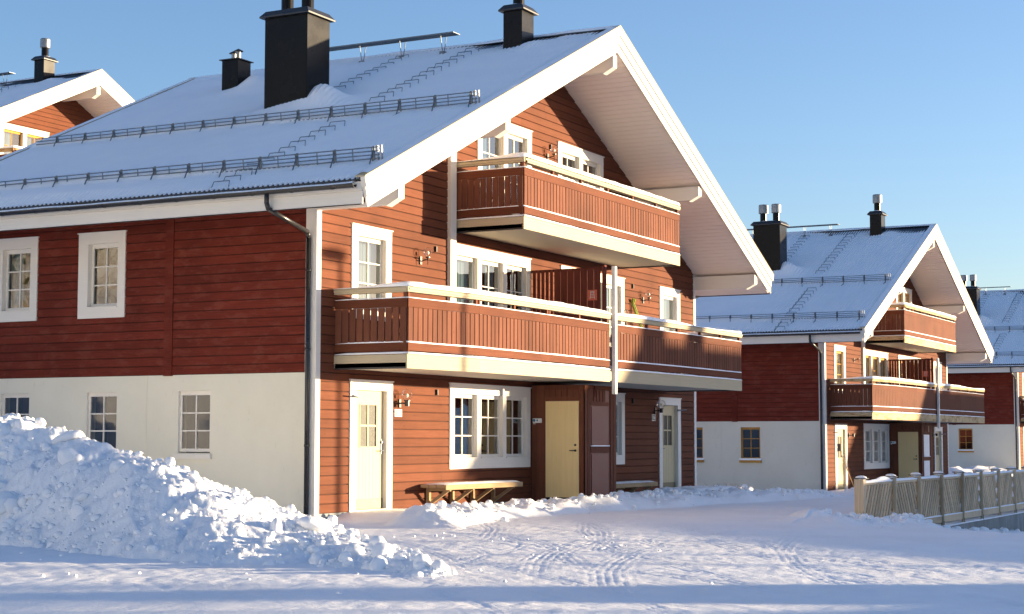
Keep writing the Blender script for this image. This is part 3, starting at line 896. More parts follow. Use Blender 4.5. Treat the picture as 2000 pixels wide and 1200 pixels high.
def chimney(house, x0, x1, y0, y1, zt, flues, near, small=False):
    xb = x0 if x0 < AX else x1
    zb = min(z_top(x0), z_top(x1))-0.1
    m = MB(); m.box(x0, x1, y0, y1, zb, zt)
    m.box(x0-0.006, x1+0.006, y0-0.006, y1+0.006, zb, z_top(x0)+0.12)
    c = m.build('chimney', M['chim'], house, bevel=0.006)
    if small:
        m = MB(); m.box(x0-0.05, x1+0.05, y0-0.05, y1+0.05, zt+0.0, zt+0.02)
    else:
        m = MB(); o = 0.085; i = -0.01; h = 0.14
        a = [(x0-o, y0-o, zt-0.01), (x1+o, y0-o, zt-0.01), (x1+o, y1+o, zt-0.01), (x0-o, y1+o, zt-0.01)]
        b = [(x0-i, y0-i, zt+h), (x1+i, y0-i, zt+h), (x1+i, y1+i, zt+h), (x0-i, y1+i, zt+h)]
        a2 = [(p[0], p[1], p[2]+0.03) for p in a]
        m.hexa(a2+b); m.box(x0-o, x1+o, y0-o, y1+o, zt-0.012, zt+0.02)
    m.build('chimney_cap', M['black'], c)
    ztop = zt+(0.02 if small else 0.14)
    if not small:
        sm = MB(); sm.sphere(((x0+x1)/2, (y0+y1)/2, ztop), 0.5, 16, 6, (x1-x0-0.05, y1-y0-0.05, 0.09))
        sm.build('snow_cap', M['snow_soft'], c, smooth=True)
    for (fx, fy, kind) in flues:
        m = MB()
        if small:
            m.tube((fx, fy, ztop-0.02), (fx, fy, ztop+0.2), 0.055, 12); m.build('flue_pipe', M['galv'], c, smooth=False)
            m = MB(); m.lathe([(0.0, 0.27), (0.11, 0.21), (0.115, 0.2), (0.0, 0.2)], (fx, fy, ztop), 14); m.build('flue_hood', M['black'], c, smooth=False)
        else:
            m.tube((fx, fy, ztop-0.02), (fx, fy, ztop+0.37), 0.13, 18); m.build('flue_pipe', M['chim'], c, smooth=False)
            m = MB(); m.lathe([(0.13, 0.33), (0.185, 0.35), (0.185, 0.66), (0.165, 0.69), (0.0, 0.70)], (fx, fy, ztop), 20)
            m.build('flue_cowl', M['galv'], c, smooth=False)

def text_obj(name, body, size, mat, parent, T, extrude=0.001):
    cu = bpy.data.curves.new(name, 'FONT'); cu.body = body; cu.size = size; cu.extrude = extrude
    cu.align_x = 'CENTER'; cu.align_y = 'CENTER'; cu.offset = 0.0
    tmp = bpy.data.objects.new(name+'_src', cu); COL.objects.link(tmp)
    dg = bpy.context.evaluated_depsgraph_get(); dg.update()
    me = bpy.data.meshes.new_from_object(tmp.evaluated_get(dg))
    bpy.data.objects.remove(tmp); me.name = name
    me.materials.clear(); me.materials.append(mat)
    o = link(name, me, parent); o.matrix_local = T
    return o

# ------------------------------------------------------------------ a house
def house(loc, label, near=0, group='alpine apartment houses', style='white', plate=None, guard_y1=9.6):
    """near: 0 = front house (everything piece by piece), 1 = further house"""
    H = thing('apartment_house', label, 'house', loc, group)
    N0 = near == 0
    white_sash = style == 'white'
    S1 = M['white'] if white_sash else M['goldwood']
    boards_g = M['red_h']; fmat = M['cream'] if white_sash else M['peeled']
    # ---- gable wall structure
    LI1 = [(4.91, 5.85), (6.02, 6.97), (7.13, 8.06)]; LI1m = [(WID-b, WID-a) for a, b in LI1][::-1]
    LA = [(6.04, 7.0), (7.18, 8.11)]; LAm = [(WID-b-0.08, WID-a-0.08) for a, b in LA][::-1]
    wins = [  # outer, lights, zt, zb, rows, curtain, plainfirst
        ((4.72, 8.25, 0.74, 2.455), LI1, 2.26, 0.95, 3, {0: [(0.78, 1.0)], 1: [(0, .12)], 2: [(0, .25)]}, False, M['white']),
        ((WID-8.25, WID-4.72, 0.74, 2.455), LI1m, 2.26, 0.95, 3, {2: [(0.7, 1.0)]}, False, M['white']),
        ((1.10, 2.47, 3.55, 5.275), [(1.31, 2.27)], 5.09, 3.76, 3, {0: [(0.0, 1.0)]}, False, S1),
        ((WID-2.47, WID-1.10, 3.55, 5.275), [(WID-2.27, WID-1.31)], 5.09, 3.76, 1, {0: [(0.0, 1.0)]}, True, S1),
        ((4.72, 8.25, 2.95, 5.29), LI1, 5.09, 3.05, 4, {0: [(0.0, 1.0)], 1: [(0.6, 1.0)]}, True, S1),
        ((WID-8.25, WID-4.72, 2.95, 5.29), LI1m, 5.09, 3.05, 4, {0: [(0.0, 0.6)], 2: [(0, .75)]}, False, S1),
        ((5.85, 8.31, 6.2, 8.145), LA, 7.955, 6.35, 3, {0: [(0.0, 0.65)], 1: [(0.0, 0.5)]}, False, S1),
        ((WID-8.39, WID-5.93, 6.2, 8.13), LAm, 7.94, 6.35, 3, {0: [(0.8, 1.0)]}, False, S1)]
    blocks = []; holes = []
    for o, l, zt, zb, rows, cur, pf, sm in wins:
        blocks.append((o[0]+0.005, o[1]-0.005, o[2]+0.005, o[3]-0.005))
        for a, b in l: holes.append((a, b, zb, zt))
    doors = [(1.08, 2.54), (WID-2.54, WID-1.10)]
    for a, b in doors: blocks.append((a+0.005, b-0.005, -0.2, 2.405)); holes.append((a+0.2, b-0.2, 0.0, 2.24))
    bx0, bx1, byf = 8.33, 9.98, -1.31
    blocks.append((bx0+0.01, bx1-0.01, -0.2, 2.55))
    g = MB(T_G)
    wall_cells(g, 0.0, WID, -0.6, 0, holes, -0.15, 0.0, z_sof)
    gw = g.build('gable_wall', M['backing'], H)
    def topf(z):
        if z > 9.955: return None
        d = (9.955-z)/SL; return (AX-d, AX+d)
    clad(gw, T_G, boards_g, 0.12, WID-0.12, 0.02, 9.9, blocks, topf, joined=not N0)
    for i, (o, l, zt, zb, rows, cur, pf, sm) in enumerate(wins):
        window(H, T_G, o, l, zt, zb, sm, rows=rows, curtain=cur, near=N0, plainfirst=pf)
    door(H, *doors[0]); door(H, *doors[1], mirrored=True)
    # corner boards
    for x in (0.0, WID):
        s = 1 if x == 0 else -1
        c = MB(); c.box(x-s*0.028, x+s*0.115, -0.032, 0.0, -0.1, 5.78); c.build('corner_board', M['white'], H)
        c = MB(); c.box(x-s*0.030, x, 0.001, 0.20, -0.1, 5.62); c.build('corner_board', M['white'], H)
    # tall white board between the floors
    c = MB(); c.box(4.62, 4.85, -0.10, 0.0, 2.84, z_sof(4.62)-0.03); c.build('trim_post', M['white'], H)
    # foundation strip and dark plinth behind banks
    f = MB(); f.box(0.02, WID-0.02, -0.012, 0.10, -0.9, 0.018); f.build('foundation', M['bluegrey'], H)
    # ---- left side wall: plaster below, boards above
    bw = [(2.29, 3.03), (4.49, 5.23), (6.69, 7.43)] if near == 0 else [(2.42, 3.16), (4.64, 5.38)]
    bz = (1.08, 2.22) if near == 0 else (1.13, 2.30)
    sw = [(4.50, 5.23), (6.70, 7.43)] if near == 0 else []
    p = MB(T_S)
    for (a, b) in ((0.20, 3.77 if N0 else 3.92), (3.775 if N0 else 3.925, LEN)):
        wall_cells(p, a, b, -0.9, 2.515, [(q[0], q[1], bz[0], bz[1]) for q in bw], -0.25, 0.0)
    p.box(3.75, 3.95, -0.2, -0.006, -0.9, 2.5)
    p.build('basement_wall', M['plaster'], H)
    s = MB(T_S); wall_cells(s, 0.03, LEN, 2.515, 5.9, [(a, b, 3.83, 5.06) for a, b in sw], -0.15, 0.0)
    s.box(3.1, 3.4, -0.1, -0.01, 2.5, 2.6)
    sd = s.build('side_wall', M['backing'], H)
    tr = 3.17 if N0 else 3.28
    bl = [(a-0.18, b+0.24, 3.64, 5.25) for a, b in sw]
    clad(sd, T_S, M['red_side'], 0.20, tr, 2.52, 5.9, [], joined=not N0)
    clad(sd, T_S, M['red_side'], tr+0.20, LEN, 2.52, 5.9, bl, joined=not N0)
    MB(T_S).box(tr+0.001, tr+0.199, 0.0, 0.042, 2.50, 5.9).build('trim_board', M['red_side'], H)
    for a, b in sw:
        window(H, T_S, (a-0.18, b+0.24, 3.63, 5.26), [(a, b)], 5.06, 3.83, M['white'], rows=3, near=True, face=0.05, depth=0.11,
               curtain={0: [(0.55, 1.0)]} if a > 6 else None)
    for a, b in bw:
        window(H, T_S, None, [(a, b)], bz[1], bz[0], M['white'] if N0 else M['goldwood'], case_mat=M['white'] if N0 else M['goldwood'],
               rows=3, near=N0, casing=False, sill=True, face=0.0, depth=0.05)
        if not N0:
            MB(T_S).box(a-0.05, b+0.05, 0.0, 0.07, bz[0]-0.02, bz[0]+0.05).build('sill_snow', M['snow_soft'], H)
    # right and back walls
    r = MB(); r.box(WID-0.15, WID, 0.0, LEN, -0.9, 5.8); r.box(0.0, WID, LEN-0.15, LEN, -0.9, 5.6)
    r.add([(0.0, LEN, 5.55), (WID, LEN, 5.55), (AX, LEN, 9.95)], [(0, 2, 1)])
    r.build('rear_wall', M['red_box'], H)
    # ---- roof
    roof(H, N0, int(loc[0]) % 17, False)
    guard(H, AX+0.35, N0, -1.42, guard_y1); guard(H, AX-3.1, N0, -1.42, guard_y1)
    ladder(H, 1.22, HW-0.2, 6.35, N0); ladder(H, 1.42, 4.75, 0.5, N0); ladder(H, 3.35, 3.95, 0.5, N0)
    chimney(H, 3.83, 4.66, 2.9, 3.98, 10.18, [(4.24, 3.18, 0), (4.24, 3.70, 0)], N0)
    chimney(H, 8.12, 8.70, 0.11, 0.58, 10.90, [(8.41, 0.34, 0)], N0)
    if N0: chimney(H, 6.62, 7.12, 6.78, 7.24, 10.17, [(6.80, 6.90, 0), (6.94, 7.14, 0)], N0, small=True)
    # roof walkway on stirrups
    w = MB(); wx, wz = 8.42, 10.60
    w.box(wx-0.15, wx-0.135, 1.95, 6.4, wz+0.005, wz+0.033); w.box(wx+0.135, wx+0.15, 1.95, 6.4, wz+0.005, wz+0.033)
    y = 1.95
    while y < 6.4: w.box(wx-0.135, wx+0.135, y, y+0.010, wz+0.012, wz+0.028); y += 0.08
    for k in range(1, 6): w.box(wx-0.15+0.05*k, wx-0.145+0.05*k, 1.95, 6.4, wz+0.012, wz+0.033)
    wk = w.build('roof_walkway', M['guard'], H)
    for y in (2.3, 3.4, 4.5, 5.6):
        m = MB(); zb = z_top(8.42)+0.05
        m.path([(wx-0.14, y, wz), (wx-0.11, y, wz-0.1), (wx-0.04, y, zb+0.03), (wx+0.04, y, zb+0.03), (wx+0.11, y, wz-0.1), (wx+0.14, y, wz)], 0.010, 6)
        m.box(wx-0.08, wx+0.08, y-0.06, y+0.06, zb-0.05, zb+0.02)
        m.build('stirrup', M['guard'], wk)
    # ---- balconies
    up = [[(4.95, -0.035), (4.95, -1.575), (13.1, -1.575), (13.1, -0.035)]]
    balcony(H, up, 5.52, N0, 3, fmat)
    lo = [[(0.57, -0.035), (0.57, -1.55), (2.7, -1.80), (5.5, -1.87), (8.36, -1.875)],
          [(8.60, -1.885), (12.0, -2.02), (15.95, -2.08), (15.95, -0.035)]]
    balcony(H, lo, 2.575, N0, 17, fmat)
    MB().box(8.43, 8.54, -2.0, -1.915, 2.31, 5.075).build('balcony_post', M['white'], H, bevel=0.006)
    # privacy screen between the two flats
    sc_ = MB(); sc_.box(8.352, 8.385, -1.77, -0.03, 5.0, 5.06); sc_.box(8.352, 8.385, -1.77, -0.03, 3.0, 3.06); sc_.box(8.352, 8.385, -1.77, -0.03, 4.0, 4.05)
    sc_.box(8.335, 8.43, -1.80, -1.735, 2.85, 5.10)
    scr = sc_.build('privacy_screen', M['red_dark'], H)
    y = -0.06; k = 0
    while y > -1.70:
        w_ = 0.075 if k < 5 else 0.15
        gap = 0.03 if k < 5 else 0.010
        MB().box(8.33, 8.351, y-w_, y, 2.86, 5.05).build('screen_board', M['red_dark'], scr)
        y -= w_+gap; k += 1
    MB().box(8.318, 8.328, -1.62, -1.40, 4.34, 4.57).build('ladder_sign', M['sign'], scr)
    lg = MB()
    lg.bar((8.316, -1.565, 4.37), (8.316, -1.545, 4.545), 0.010, 0.004, up=(1, 0, 0)); lg.bar((8.316, -1.455, 4.37), (8.316, -1.475, 4.545), 0.010, 0.004, up=(1, 0, 0))
    for z in (4.40, 4.435, 4.47, 4.505, 4.53): lg.bar((8.3155, -1.56, z), (8.3155, -1.46, z), 0.010, 0.004, up=(1, 0, 0))
    lg.build('sign_ladder_mark', M['greyink'], scr)
    # ---- storage lobby under the balcony
    b = MB(); b.box(bx0+0.02, bx1-0.02, byf+0.02, -0.0, -0.12, 2.52)
    bx = b.build('storage_lobby', M['red_dark'] if False else M['red_box'], H)
    # side face (-x): framing boards around a yellow door, vent slots above
    dz0, dz1, dy0, dy1 = 0.09, 2.17, -1.17, -0.37
    ys = [-0.03, -0.12, -0.20, -0.285]
    def sb(y0, y1, z0, z1, th=0.020, nm='cladding_board'):
        MB().box(bx0+0.02-th, bx0+0.0195, y0, y1, z0, z1).build(nm, M['red_v'], bx)
    sb(-0.155, -0.03, -0.1, 2.52); sb(-0.345, -0.160, -0.1, 2.52); sb(byf+0.0, -1.19, -0.1, 2.52)
    n = 6; ww = (1.19-0.35)/n
    for i in range(n):
        y1 = -0.35-i*ww; sb(y1-ww+0.018, y1, 2.27, 2.42)
    sb(-1.19, -0.35, 2.42, 2.52); sb(-1.19, -0.35, 2.19, 2.27)
    d = MB()
    for i in range(5):
        a = dy1-(dy1-dy0)*i/5; b_ = dy1-(dy1-dy0)*(i+1)/5
        d.box(bx0+0.0, bx0+0.0185, b_+0.0015, a-0.0015, dz0, dz1)
    d.box(bx0+0.004, bx0+0.019, dy0, dy1, dz0, dz1)
    dd = d.build('storage_door', M['dooryellow'], bx)
    h = MB(); h.tube((bx0, -1.09, 1.10), (bx0-0.05, -1.09, 1.10), 0.010); h.tube((bx0-0.045, -1.09, 1.10), (bx0-0.045, -0.97, 1.10), 0.010)
    h.tube((bx0, -1.09, 1.10), (bx0-0.008, -1.09, 1.10), 0.026, 12); h.tube((bx0, -1.09, 1.22), (bx0-0.012, -1.09, 1.22), 0.026, 12)
    h.box(bx0-0.004, bx0, dy0+0.01, dy1-0.01, 0.02, 0.085)
    h.build('door_handle', M['black'], bx)
    # intercom box
    m = MB(); m.box(bx0-0.045, bx0-0.001, -0.285, -0.075, 1.70, 1.80); m.box(bx0-0.04, bx0-0.001, -0.135, -0.075, 1.675, 1.69)
    m.build('intercom', M['enamel'], bx, bevel=0.008)
    m = MB(); m.tube((bx0-0.048, -0.115, 1.755), (bx0-0.04, -0.115, 1.755), 0.033, 14); m.tube((bx0-0.048, -0.19, 1.755), (bx0-0.04, -0.19, 1.755), 0.022, 12)
    m.build('intercom_button', M['blue'], bx)
    # front face (-y)
    pm = M['red_box'] if N0 else M['whitepanel']
    def fb(x0, x1, z0, z1, th=0.02, mat=None, nm='cladding_board'):
        MB().box(x0, x1, byf+0.02-th, byf+0.0195, z0, z1).build(nm, mat or M['red_v'], bx)
    fb(bx0+0.0, bx0+0.135, -0.1, 2.42); fb(bx0+0.155, bx0+0.30, -0.1, 2.42); fb(bx1-0.30, bx1-0.155, -0.1, 2.42); fb(bx1-0.135, bx1, -0.1, 2.42)
    for i in range(6):
        x = 8.66+i*0.163
        if i == 1: fb(x, x+0.10, 2.17, 2.27); MB().box(x+0.01, x+0.09, byf+0.0, byf+0.015, 2.27, 2.45).build('vent_board', M['red_dark'], bx)
        elif i < 5: fb(x-0.03, x+0.10, 2.17, 2.42)
    fb(bx0-0.005, 8.76, 2.425, 2.52, 0.035, M['red_h']); fb(8.86, bx1+0.02, 2.425, 2.52, 0.035, M['red_h'])
    fb(8.66, 9.61, 2.08, 2.165, 0.018); fb(8.66, 9.61, 1.05, 1.19, 0.024)
    fb(8.71, 9.56, 1.21, 2.06, 0.016, pm, 'meter_hatch'); fb(8.71, 9.56, 0.10, 1.03, 0.016, pm, 'meter_hatch')
    MB().box(8.67, 9.60, byf-0.02, byf+0.015, 1.19, 1.212).build('ledge_snow', M['snow_soft'], bx)
    MB().box(8.67, 9.60, byf-0.02, byf+0.015, 0.07, 0.098).build('ledge_snow', M['snow_soft'], bx)
    # ---- lamps, plates, hooks
    lamp(H, 2.80, 2.02, False, N0); lamp(H, WID-2.80, 2.08, False, N0)
    lamp(H, 3.55, 4.83, True, N0); lamp(H, WID-3.55, 4.85, True, N0); lamp(H, 9.11, 7.70, True, N0)
    if N0:
        for x, z in ((4.19, 2.265), (4.12, 5.11), (13.82, 5.15), (9.24, 7.955), (13.80, 2.30)):
            MB(T_G).box(x-0.012, x+0.012, 0.02, 0.07, z-0.055, z+0.055).build('wall_hook', M['black'], H)
        for (x0, x1, z0, z1, tx) in ((2.63, 2.89, 1.765, 1.905, '536'), (15.02, 15.25, 1.82, 1.98, '526')):
            p1 = MB(T_G).box(x0, x1, 0.025, 0.034, z0, z1).build('number_plate', M['enamel'], H, bevel=0.002)
            MB(T_G).box(x0+0.012, x1-0.012, 0.034, 0.0355, z0+0.010, z1-0.010).build('plate_field', M['navy'], p1)
            R = Matrix.Translation(((x0+x1)/2, -0.0375, (z0+z1)/2)) @ Matrix.Rotation(math.pi/2, 4, 'X')
            text_obj('plate_number', tx, 0.088, M['enamel'], p1, R)
    return H

HA = house((0, 0, 0), 'large red timber apartment house in front with two balconies, black chimneys and door number 536', 0)
HB = house((33.96, 1.40, -0.49), 'middle red apartment house behind the slatted fence with peeling fascia and golden windows', 1, style='gold')
HC = house((68.0, 1.5, -0.30), 'farthest red apartment house cut off by the right edge of the photo', 1, style='gold')
HD = house((13.67, 26.97, 4.43), 'uphill red apartment house at the upper left, its white gable peeking over the big roof', 1, style='gold')

# ------------------------------------------------------------------ ground
def ground_z(x, y):
    z = -0.10-0.04*ss(2, 9, x)+0*y
    z = z-0.30*ss(16, 30, x)
    z = z-0.20*ss(-5, -17, y)
    # ramp down south of the fence
    m = ss(3, 12, x)*(y < -7.48)*ss(-22, -14, y)
    z = z-m*(0.36+0.050*np.clip(x-9, 0, 40))
    # rise towards the row behind
    z = z+4.6*ss(11, 27, y)
    return z
def bank(x, y, cx0, cx1, cy, w, h, seed, soft=0.6):
    m = ss(cx0-soft, cx0+soft, x)*(1-ss(cx1-soft, cx1+soft, x))
    yy = cy(x) if callable(cy) else cy
    d = np.abs(y-yy-0.25*fbm(x, y*0, 0.8, 3, seed))/w
    p = np.clip(1-d*d, 0, 1)
    return m*h*p*(0.75+0.55*fbm(x, y, 1.6, 3, seed+1)+0.30*np.abs(fbm(x, y, 5.0, 3, seed+2)))
def tracks(x, y):
    """curved tyre marks turning in the yard"""
    t = 0*x
    for (cx, cy, r, a0, a1, w, k) in ((-8.2, -3.0, 4.3, -1.7, 0.35, 0.15, 3), (-6.3, -2.2, 4.6, -1.9, 0.2, 0.15, 3), (-4.6, -1.6, 5.4, -2.3, -0.1, 0.15, 3), (-1.2, -1.6, 6.2, -2.6, -0.5, 0.15, 3), (-16, -16, 13.0, 0.15, 0.75, 0.25, 3), (-15, -17.2, 15.0, 0.2, 0.8, 0.25, 3), (-2, -22, 14, 1.2, 2.2, 0.3, 3), (0, -24, 17.5, 1.1, 2.1, 0.3, 3), (-10, 12, 18.5, -1.25, -0.75, 0.25, 3), (-10, 12, 20.2, -1.3, -0.8, 0.25, 3), (-30, 10, 27, -0.95, -0.45, 0.25, 3), (-30, 10, 28.6, -0.95, -0.4, 0.25, 3), (-34, 16, 34, -0.95, -0.5, 0.2, 3), (12, -30, 27.5, 1.9, 2.6, 0.25, 3), (12, -30, 25.8, 1.9, 2.6, 0.25, 3), (20, -34, 33, 1.95, 2.5, 0.22, 3), (-40, -10, 36, -0.35, 0.25, 0.22, 3), (-40, -10, 37.6, -0.4, 0.22, 0.22, 3), (-60, 20, 62, -0.75, -0.3, 0.2, 3), (-60, 20, 60.4, -0.75, -0.3, 0.2, 3), (4, -30, 21.5, 1.5, 2.4, 0.25, 3), (-20, 14, 26, -1.1, -0.5, 0.22, 3), (-22, 12, 24, -1.0, -0.35, 0.2, 3), (30, -50, 52, 1.95, 2.4, 0.2, 3), (30, -50, 50.4, 1.95, 2.4, 0.2, 3), (-6.0, -8.2, 2.6, 0.2, 2.4, 0.22, 3), (-3.4, -9.6, 2.2, 0.6, 2.7, 0.2, 3), (-1.0, -9.8, 2.8, 0.8, 2.6, 0.2, 3)):
        dx = x-cx; dy = y-cy; rr = np.hypot(dx, dy)+0.10*fbm(x, y, 0.5, 2, 55); an = np.arctan2(dy, dx)
        m = ss(a0-0.05, a0+0.15, an)*(1-ss(a1-0.15, a1+0.05, an))*np.clip(1-((rr-r)/w)**2, 0, 1)
        t = t+m*(0.0045*np.cos((rr-r)*2*np.pi/0.092)-0.002+0.002*np.cos(an*r*2*np.pi/0.16))*(0.45+0.9*vnoise(x*1.3, y*1.3, 5))
    return t
def axis_pts(segs):
    out = []
    for a, b, d in segs: out += list(np.arange(a, b, d))
    out.append(segs[-1][1]); return np.array(out)
gx = axis_pts([(-3000, -600, 600), (-600, -100, 100), (-100, -40, 10), (-40, -16, 1.0), (-16, -13, 0.15), (-13, -9, 0.045), (-9, 3, 0.034), (3, 14, 0.09), (14, 26, 0.2), (26, 80, 1.0), (80, 200, 10), (200, 3000, 400)])
gy = axis_pts([(-3000, -600, 600), (-600, -100, 100), (-100, -24, 4), (-24, -15, 0.3), (-15, -7.56, 0.036), (-7.56, -7.40, 0.02), (-7.40, -3.0, 0.036), (-3.0, 0.6, 0.05), (0.6, 3, 0.2), (3, 12, 0.7), (12, 60, 2.0), (60, 200, 20), (200, 3000, 400)])
X, Y = np.meshgrid(gx, gy)
Z = ground_z(X, Y)
nearm = ss(-40, -20, X)*(1-ss(40, 60, X))*ss(-30, -20, Y)*(1-ss(8, 14, Y))
Z = Z+nearm*(0.012*fbm(X, Y, 0.30, 2, 1)+0.004*fbm(X*0.6, Y*1.4, 1.6, 3, 2)+0.0070*fbm(X, Y*1.2, 6.0, 4, 3, 0.6)+0.0045*fbm((X*0.6+Y*0.8)*0.8, (X*0.8-Y*0.6)*7.0, 1.0, 3, 19)+0.003*fbm((X*0.95+Y*0.3)*0.8, (X*0.3-Y*0.95)*8.0, 1.0, 3, 23))
rough = np.clip(fbm(X, Y, 0.25, 3, 77)+0.35, 0, 1)
Z = Z+nearm*rough*0.008*np.abs(fbm(X*0.8, Y*1.2, 5.5, 3, 6))
Z = Z+nearm*tracks(X, Y)
road_m = ss(-22, -18, X)
# banks of ploughed snow
frontb = lambda x: -1.95-0.10*np.clip(x-8, 0, 9)-0.9*ss(2.0, -1.5, x)
Z = Z+bank(X, Y, -0.9, 15.2, frontb, 0.75, 0.30, 21)
Z = Z+bank(X, Y, 9.0, 15.5, -1.5, 0.7, 0.20, 26)
Z = Z+bank(X, Y, 15.2, 20.5, lambda x: -2.6+0*x, 0.9, 0.20, 28)
Z = Z+0.12*ss(-1.6, -0.6, Y)*(1-ss(0, 0.2, Y))*ss(0.3, 1.2, X)*(1-ss(3.0, 4.0, X))
Z = Z+bank(X, Y, 18.6, 33.5, lambda x: 1.2+0.25*(x-18.6), 1.6, 0.15, 33)
Z = Z+bank(X, Y, 33.0, 38.5, lambda x: -0.6+0*x, 1.2, 0.24, 37)
Z = Z+bank(X, Y, 6.6, 10.0, lambda x: -8.3+0*x, 1.0, 0.14, 41, 0.9)
Z = Z+bank(X, Y, 4.3, 6.8, lambda x: -7.7+0*x, 0.9, 0.20, 43, 0.7)
Z = Z+bank(X, Y, 8.0, 34, lambda x: -8.3+0*x, 0.6, 0.13, 45, 0.9)
Z = Z+bank(X, Y, 52.5, 67, lambda x: 3.0+0*x, 2.5, 0.5, 51)
Z = Z+bank(X, Y, 50, 66, lambda x: -3.0+0*x, 2.0, 0.35, 53)
gme = grid_mesh('ground', X, Y, Z, M['snow_road'])
go = link('ground', gme); go['kind'] = 'structure'; go['label'] = 'packed snowy yard and driveway with tyre marks'

# sunlit hillside across the yard to the left (seen only in the panes, and bouncing warm light)
hx = np.linspace(0, 1, 60); hy = np.linspace(-90, 130, 110); A, Yh = np.meshgrid(hx, hy)
Xh = -36+11*ss(-12, 4, Yh)-38*A+6*fbm(Yh, A*3, 0.03, 3, 61); Zh = -1.2+30*np.clip(A, 0, 1)**0.85*(0.9+0.2*fbm(A*4, Yh, 0.05, 3, 62))*(0.12+0.88*ss(-22, 6, Yh))+1.4*fbm(Xh, Yh, 0.12, 4, 63)+0.5*fbm(Xh, Yh, 0.6, 3, 65)
ho = link('snowy_hillside', grid_mesh('snowy_hillside', Xh[:, ::-1], Yh[:, ::-1], Zh[:, ::-1], M['snow_pile'])); ho['kind'] = 'structure'
ho['label'] = 'sunlit snowy hillside left of the yard'

# ------------------------------------------------------------------ the ploughed snow pile
PILE = [(-6.07, 4.75, 1.87, -7.71, 2.77), (-5.68, 3.49, 1.79, -7.77, 1.19), (-5.3, 2.24, 1.69, -7.83, -0.3), (-5.19, 1.72, 1.63, -8.19, -1.18), (-5.03, 0.94, 1.55, -8.85, -2.56), (-4.92, 0.51, 1.3, -9.25, -3.32), (-4.86, -0.03, 1.12, -9.65, -4.13), (-4.79, -0.66, 0.95, -9.84, -4.8), (-4.72, -1.28, 0.75, -10.02, -5.44), (-4.58, -1.84, 0.53, -10.12, -6.0), (-4.44, -2.38, 0.28, -10.22, -6.53), (-4.55, -3.01, 0.18, -10.3, -6.98), (-5.55, -4.11, 0.1, -10.28, -7.28), (-6.4, -5.07, 0.0, -10.26, -7.58), (-7.4, -6.17, -0.06, -10.24, -7.94), (-8.23, -7.16, -0.1, -10.15, -8.3), (-8.79, -7.82, -0.18, -10.0, -8.51), (-9.19, -8.33, -0.3, -9.88, -8.71)]
P5 = np.array(PILE); cum = np.concatenate([[0], np.cumsum(np.hypot(np.diff(P5[:, 0])+np.diff(P5[:, 3]), np.diff(P5[:, 1])+np.diff(P5[:, 4])))])
NS, NT = 620, 240
sv = np.linspace(0, cum[-1], NS)
C5 = np.stack([np.interp(sv, cum, P5[:, i]) for i in range(5)], 1)
def pile_surface():
    t = np.linspace(-1, 1, NT)           # -1 back foot, 0 crest, 1 front foot
    S, Tt = np.meshgrid(np.arange(NS), t, indexing='ij')
    cx, cy, cz, fx, fy = [C5[:, i][S] for i in range(5)]
    g = -0.32
    hgt = np.maximum(cz-g, 0.02)
    dx, dy = fx-cx, fy-cy; L = np.hypot(dx, dy)+1e-6
    ux, uy = dx/L, dy/L
    f = np.clip(Tt, 0, 1); b = np.clip(-Tt, 0, 1)
    x = cx+dx*f*1.04-ux*b*hgt*1.35; y = cy+dy*f*1.04-uy*b*hgt*1.35
    # front profile: steep from crest, then apron with a lip
    prof = 1-0.86*ss(0.0, 0.80, f)-0.14*ss(0.80, 1.0, f)
    ap = np.clip(1.0-f, 0, 1)**0.8
    prof = 0.55*prof+0.45*ap
    wR = ss(0.30, 0.52, S/NS)
    prof = prof*(1-wR)+(1-ss(0.35, 1.0, f))*wR
    zf = g+hgt*prof
    zb = g+hgt*(1-ss(0, 1, b))
    z = np.where(Tt >= 0, zf, zb)
    # low shelf at the right end rises a little before dying
    lob = ss(0.55, 0.8, S/NS)*(1-ss(0.93, 1.0, S/NS)); z = z+lob*0.10*(1-f)*(1-b)
    edge = np.clip(np.minimum(1-f, 1-b)*5, 0, 1)*(1-ss(0.965, 1, S/NS))
    n = (0.20-0.12*wR)*fbm(x, y, 0.9, 3, 81)+(0.20-0.05*wR)*np.abs(fbm(x, y, 1.7, 3, 83))+(0.08-0.03*wR)*np.abs(fbm(x, y, 4.2, 3, 85))+0.02*fbm(x, y, 13, 3, 87)-0.12*(1-wR)-0.06*wR
    z = z+edge*n*(0.35+0.65*np.clip(hgt/1.2, 0, 1))
    z = z-0.05*(1-edge)-0.35*(1-np.clip(np.minimum(1-f, 1-b)*25, 0, 1))
    return x, y, z, edge
px, py, pz, pe = pile_surface()
pile = link('snow_pile', grid_mesh('snow_pile', px, py, pz, M['snow_pile']))
tag(pile, 'big heap of ploughed lumpy snow in front of the cream basement wall', 'snow pile')
def lump_mesh(seed, sub=2):
    bm = bmesh.new(); bmesh.ops.create_icosphere(bm, subdivisions=sub, radius=1.0)
    r = random.Random(seed)
    dirs = [Vector((r.gauss(0, 1), r.gauss(0, 1), r.gauss(0, 1))).normalized() for _ in range(9)]
    offs = [r.uniform(0.70, 0.98) for _ in dirs]
    for v in bm.verts:
        for d, o in zip(dirs, offs):       # flattened facets of a broken chunk, softly rounded
            k = v.co.dot(d)
            if k > o: v.co -= d*(k-o)*0.7
        v.co *= 1+0.06*r.uniform(-1, 1)
    me = bpy.data.meshes.new('snow_chunk'); bm.to_mesh(me); bm.free()
    me.materials.append(M['snow_pile']); me.polygons.foreach_set('use_smooth', [True]*len(me.polygons)); me.update()
    return me
CH = [lump_mesh(100+i, 3 if i < 4 else 2) for i in range(8)]
CHS = []
for i in range(6):
    me = lump_mesh(200+i, 2); CHS.append((np.array([v.co[:] for v in me.vertices]), [tuple(p.vertices) for p in me.polygons]))
    bpy.data.meshes.remove(me)
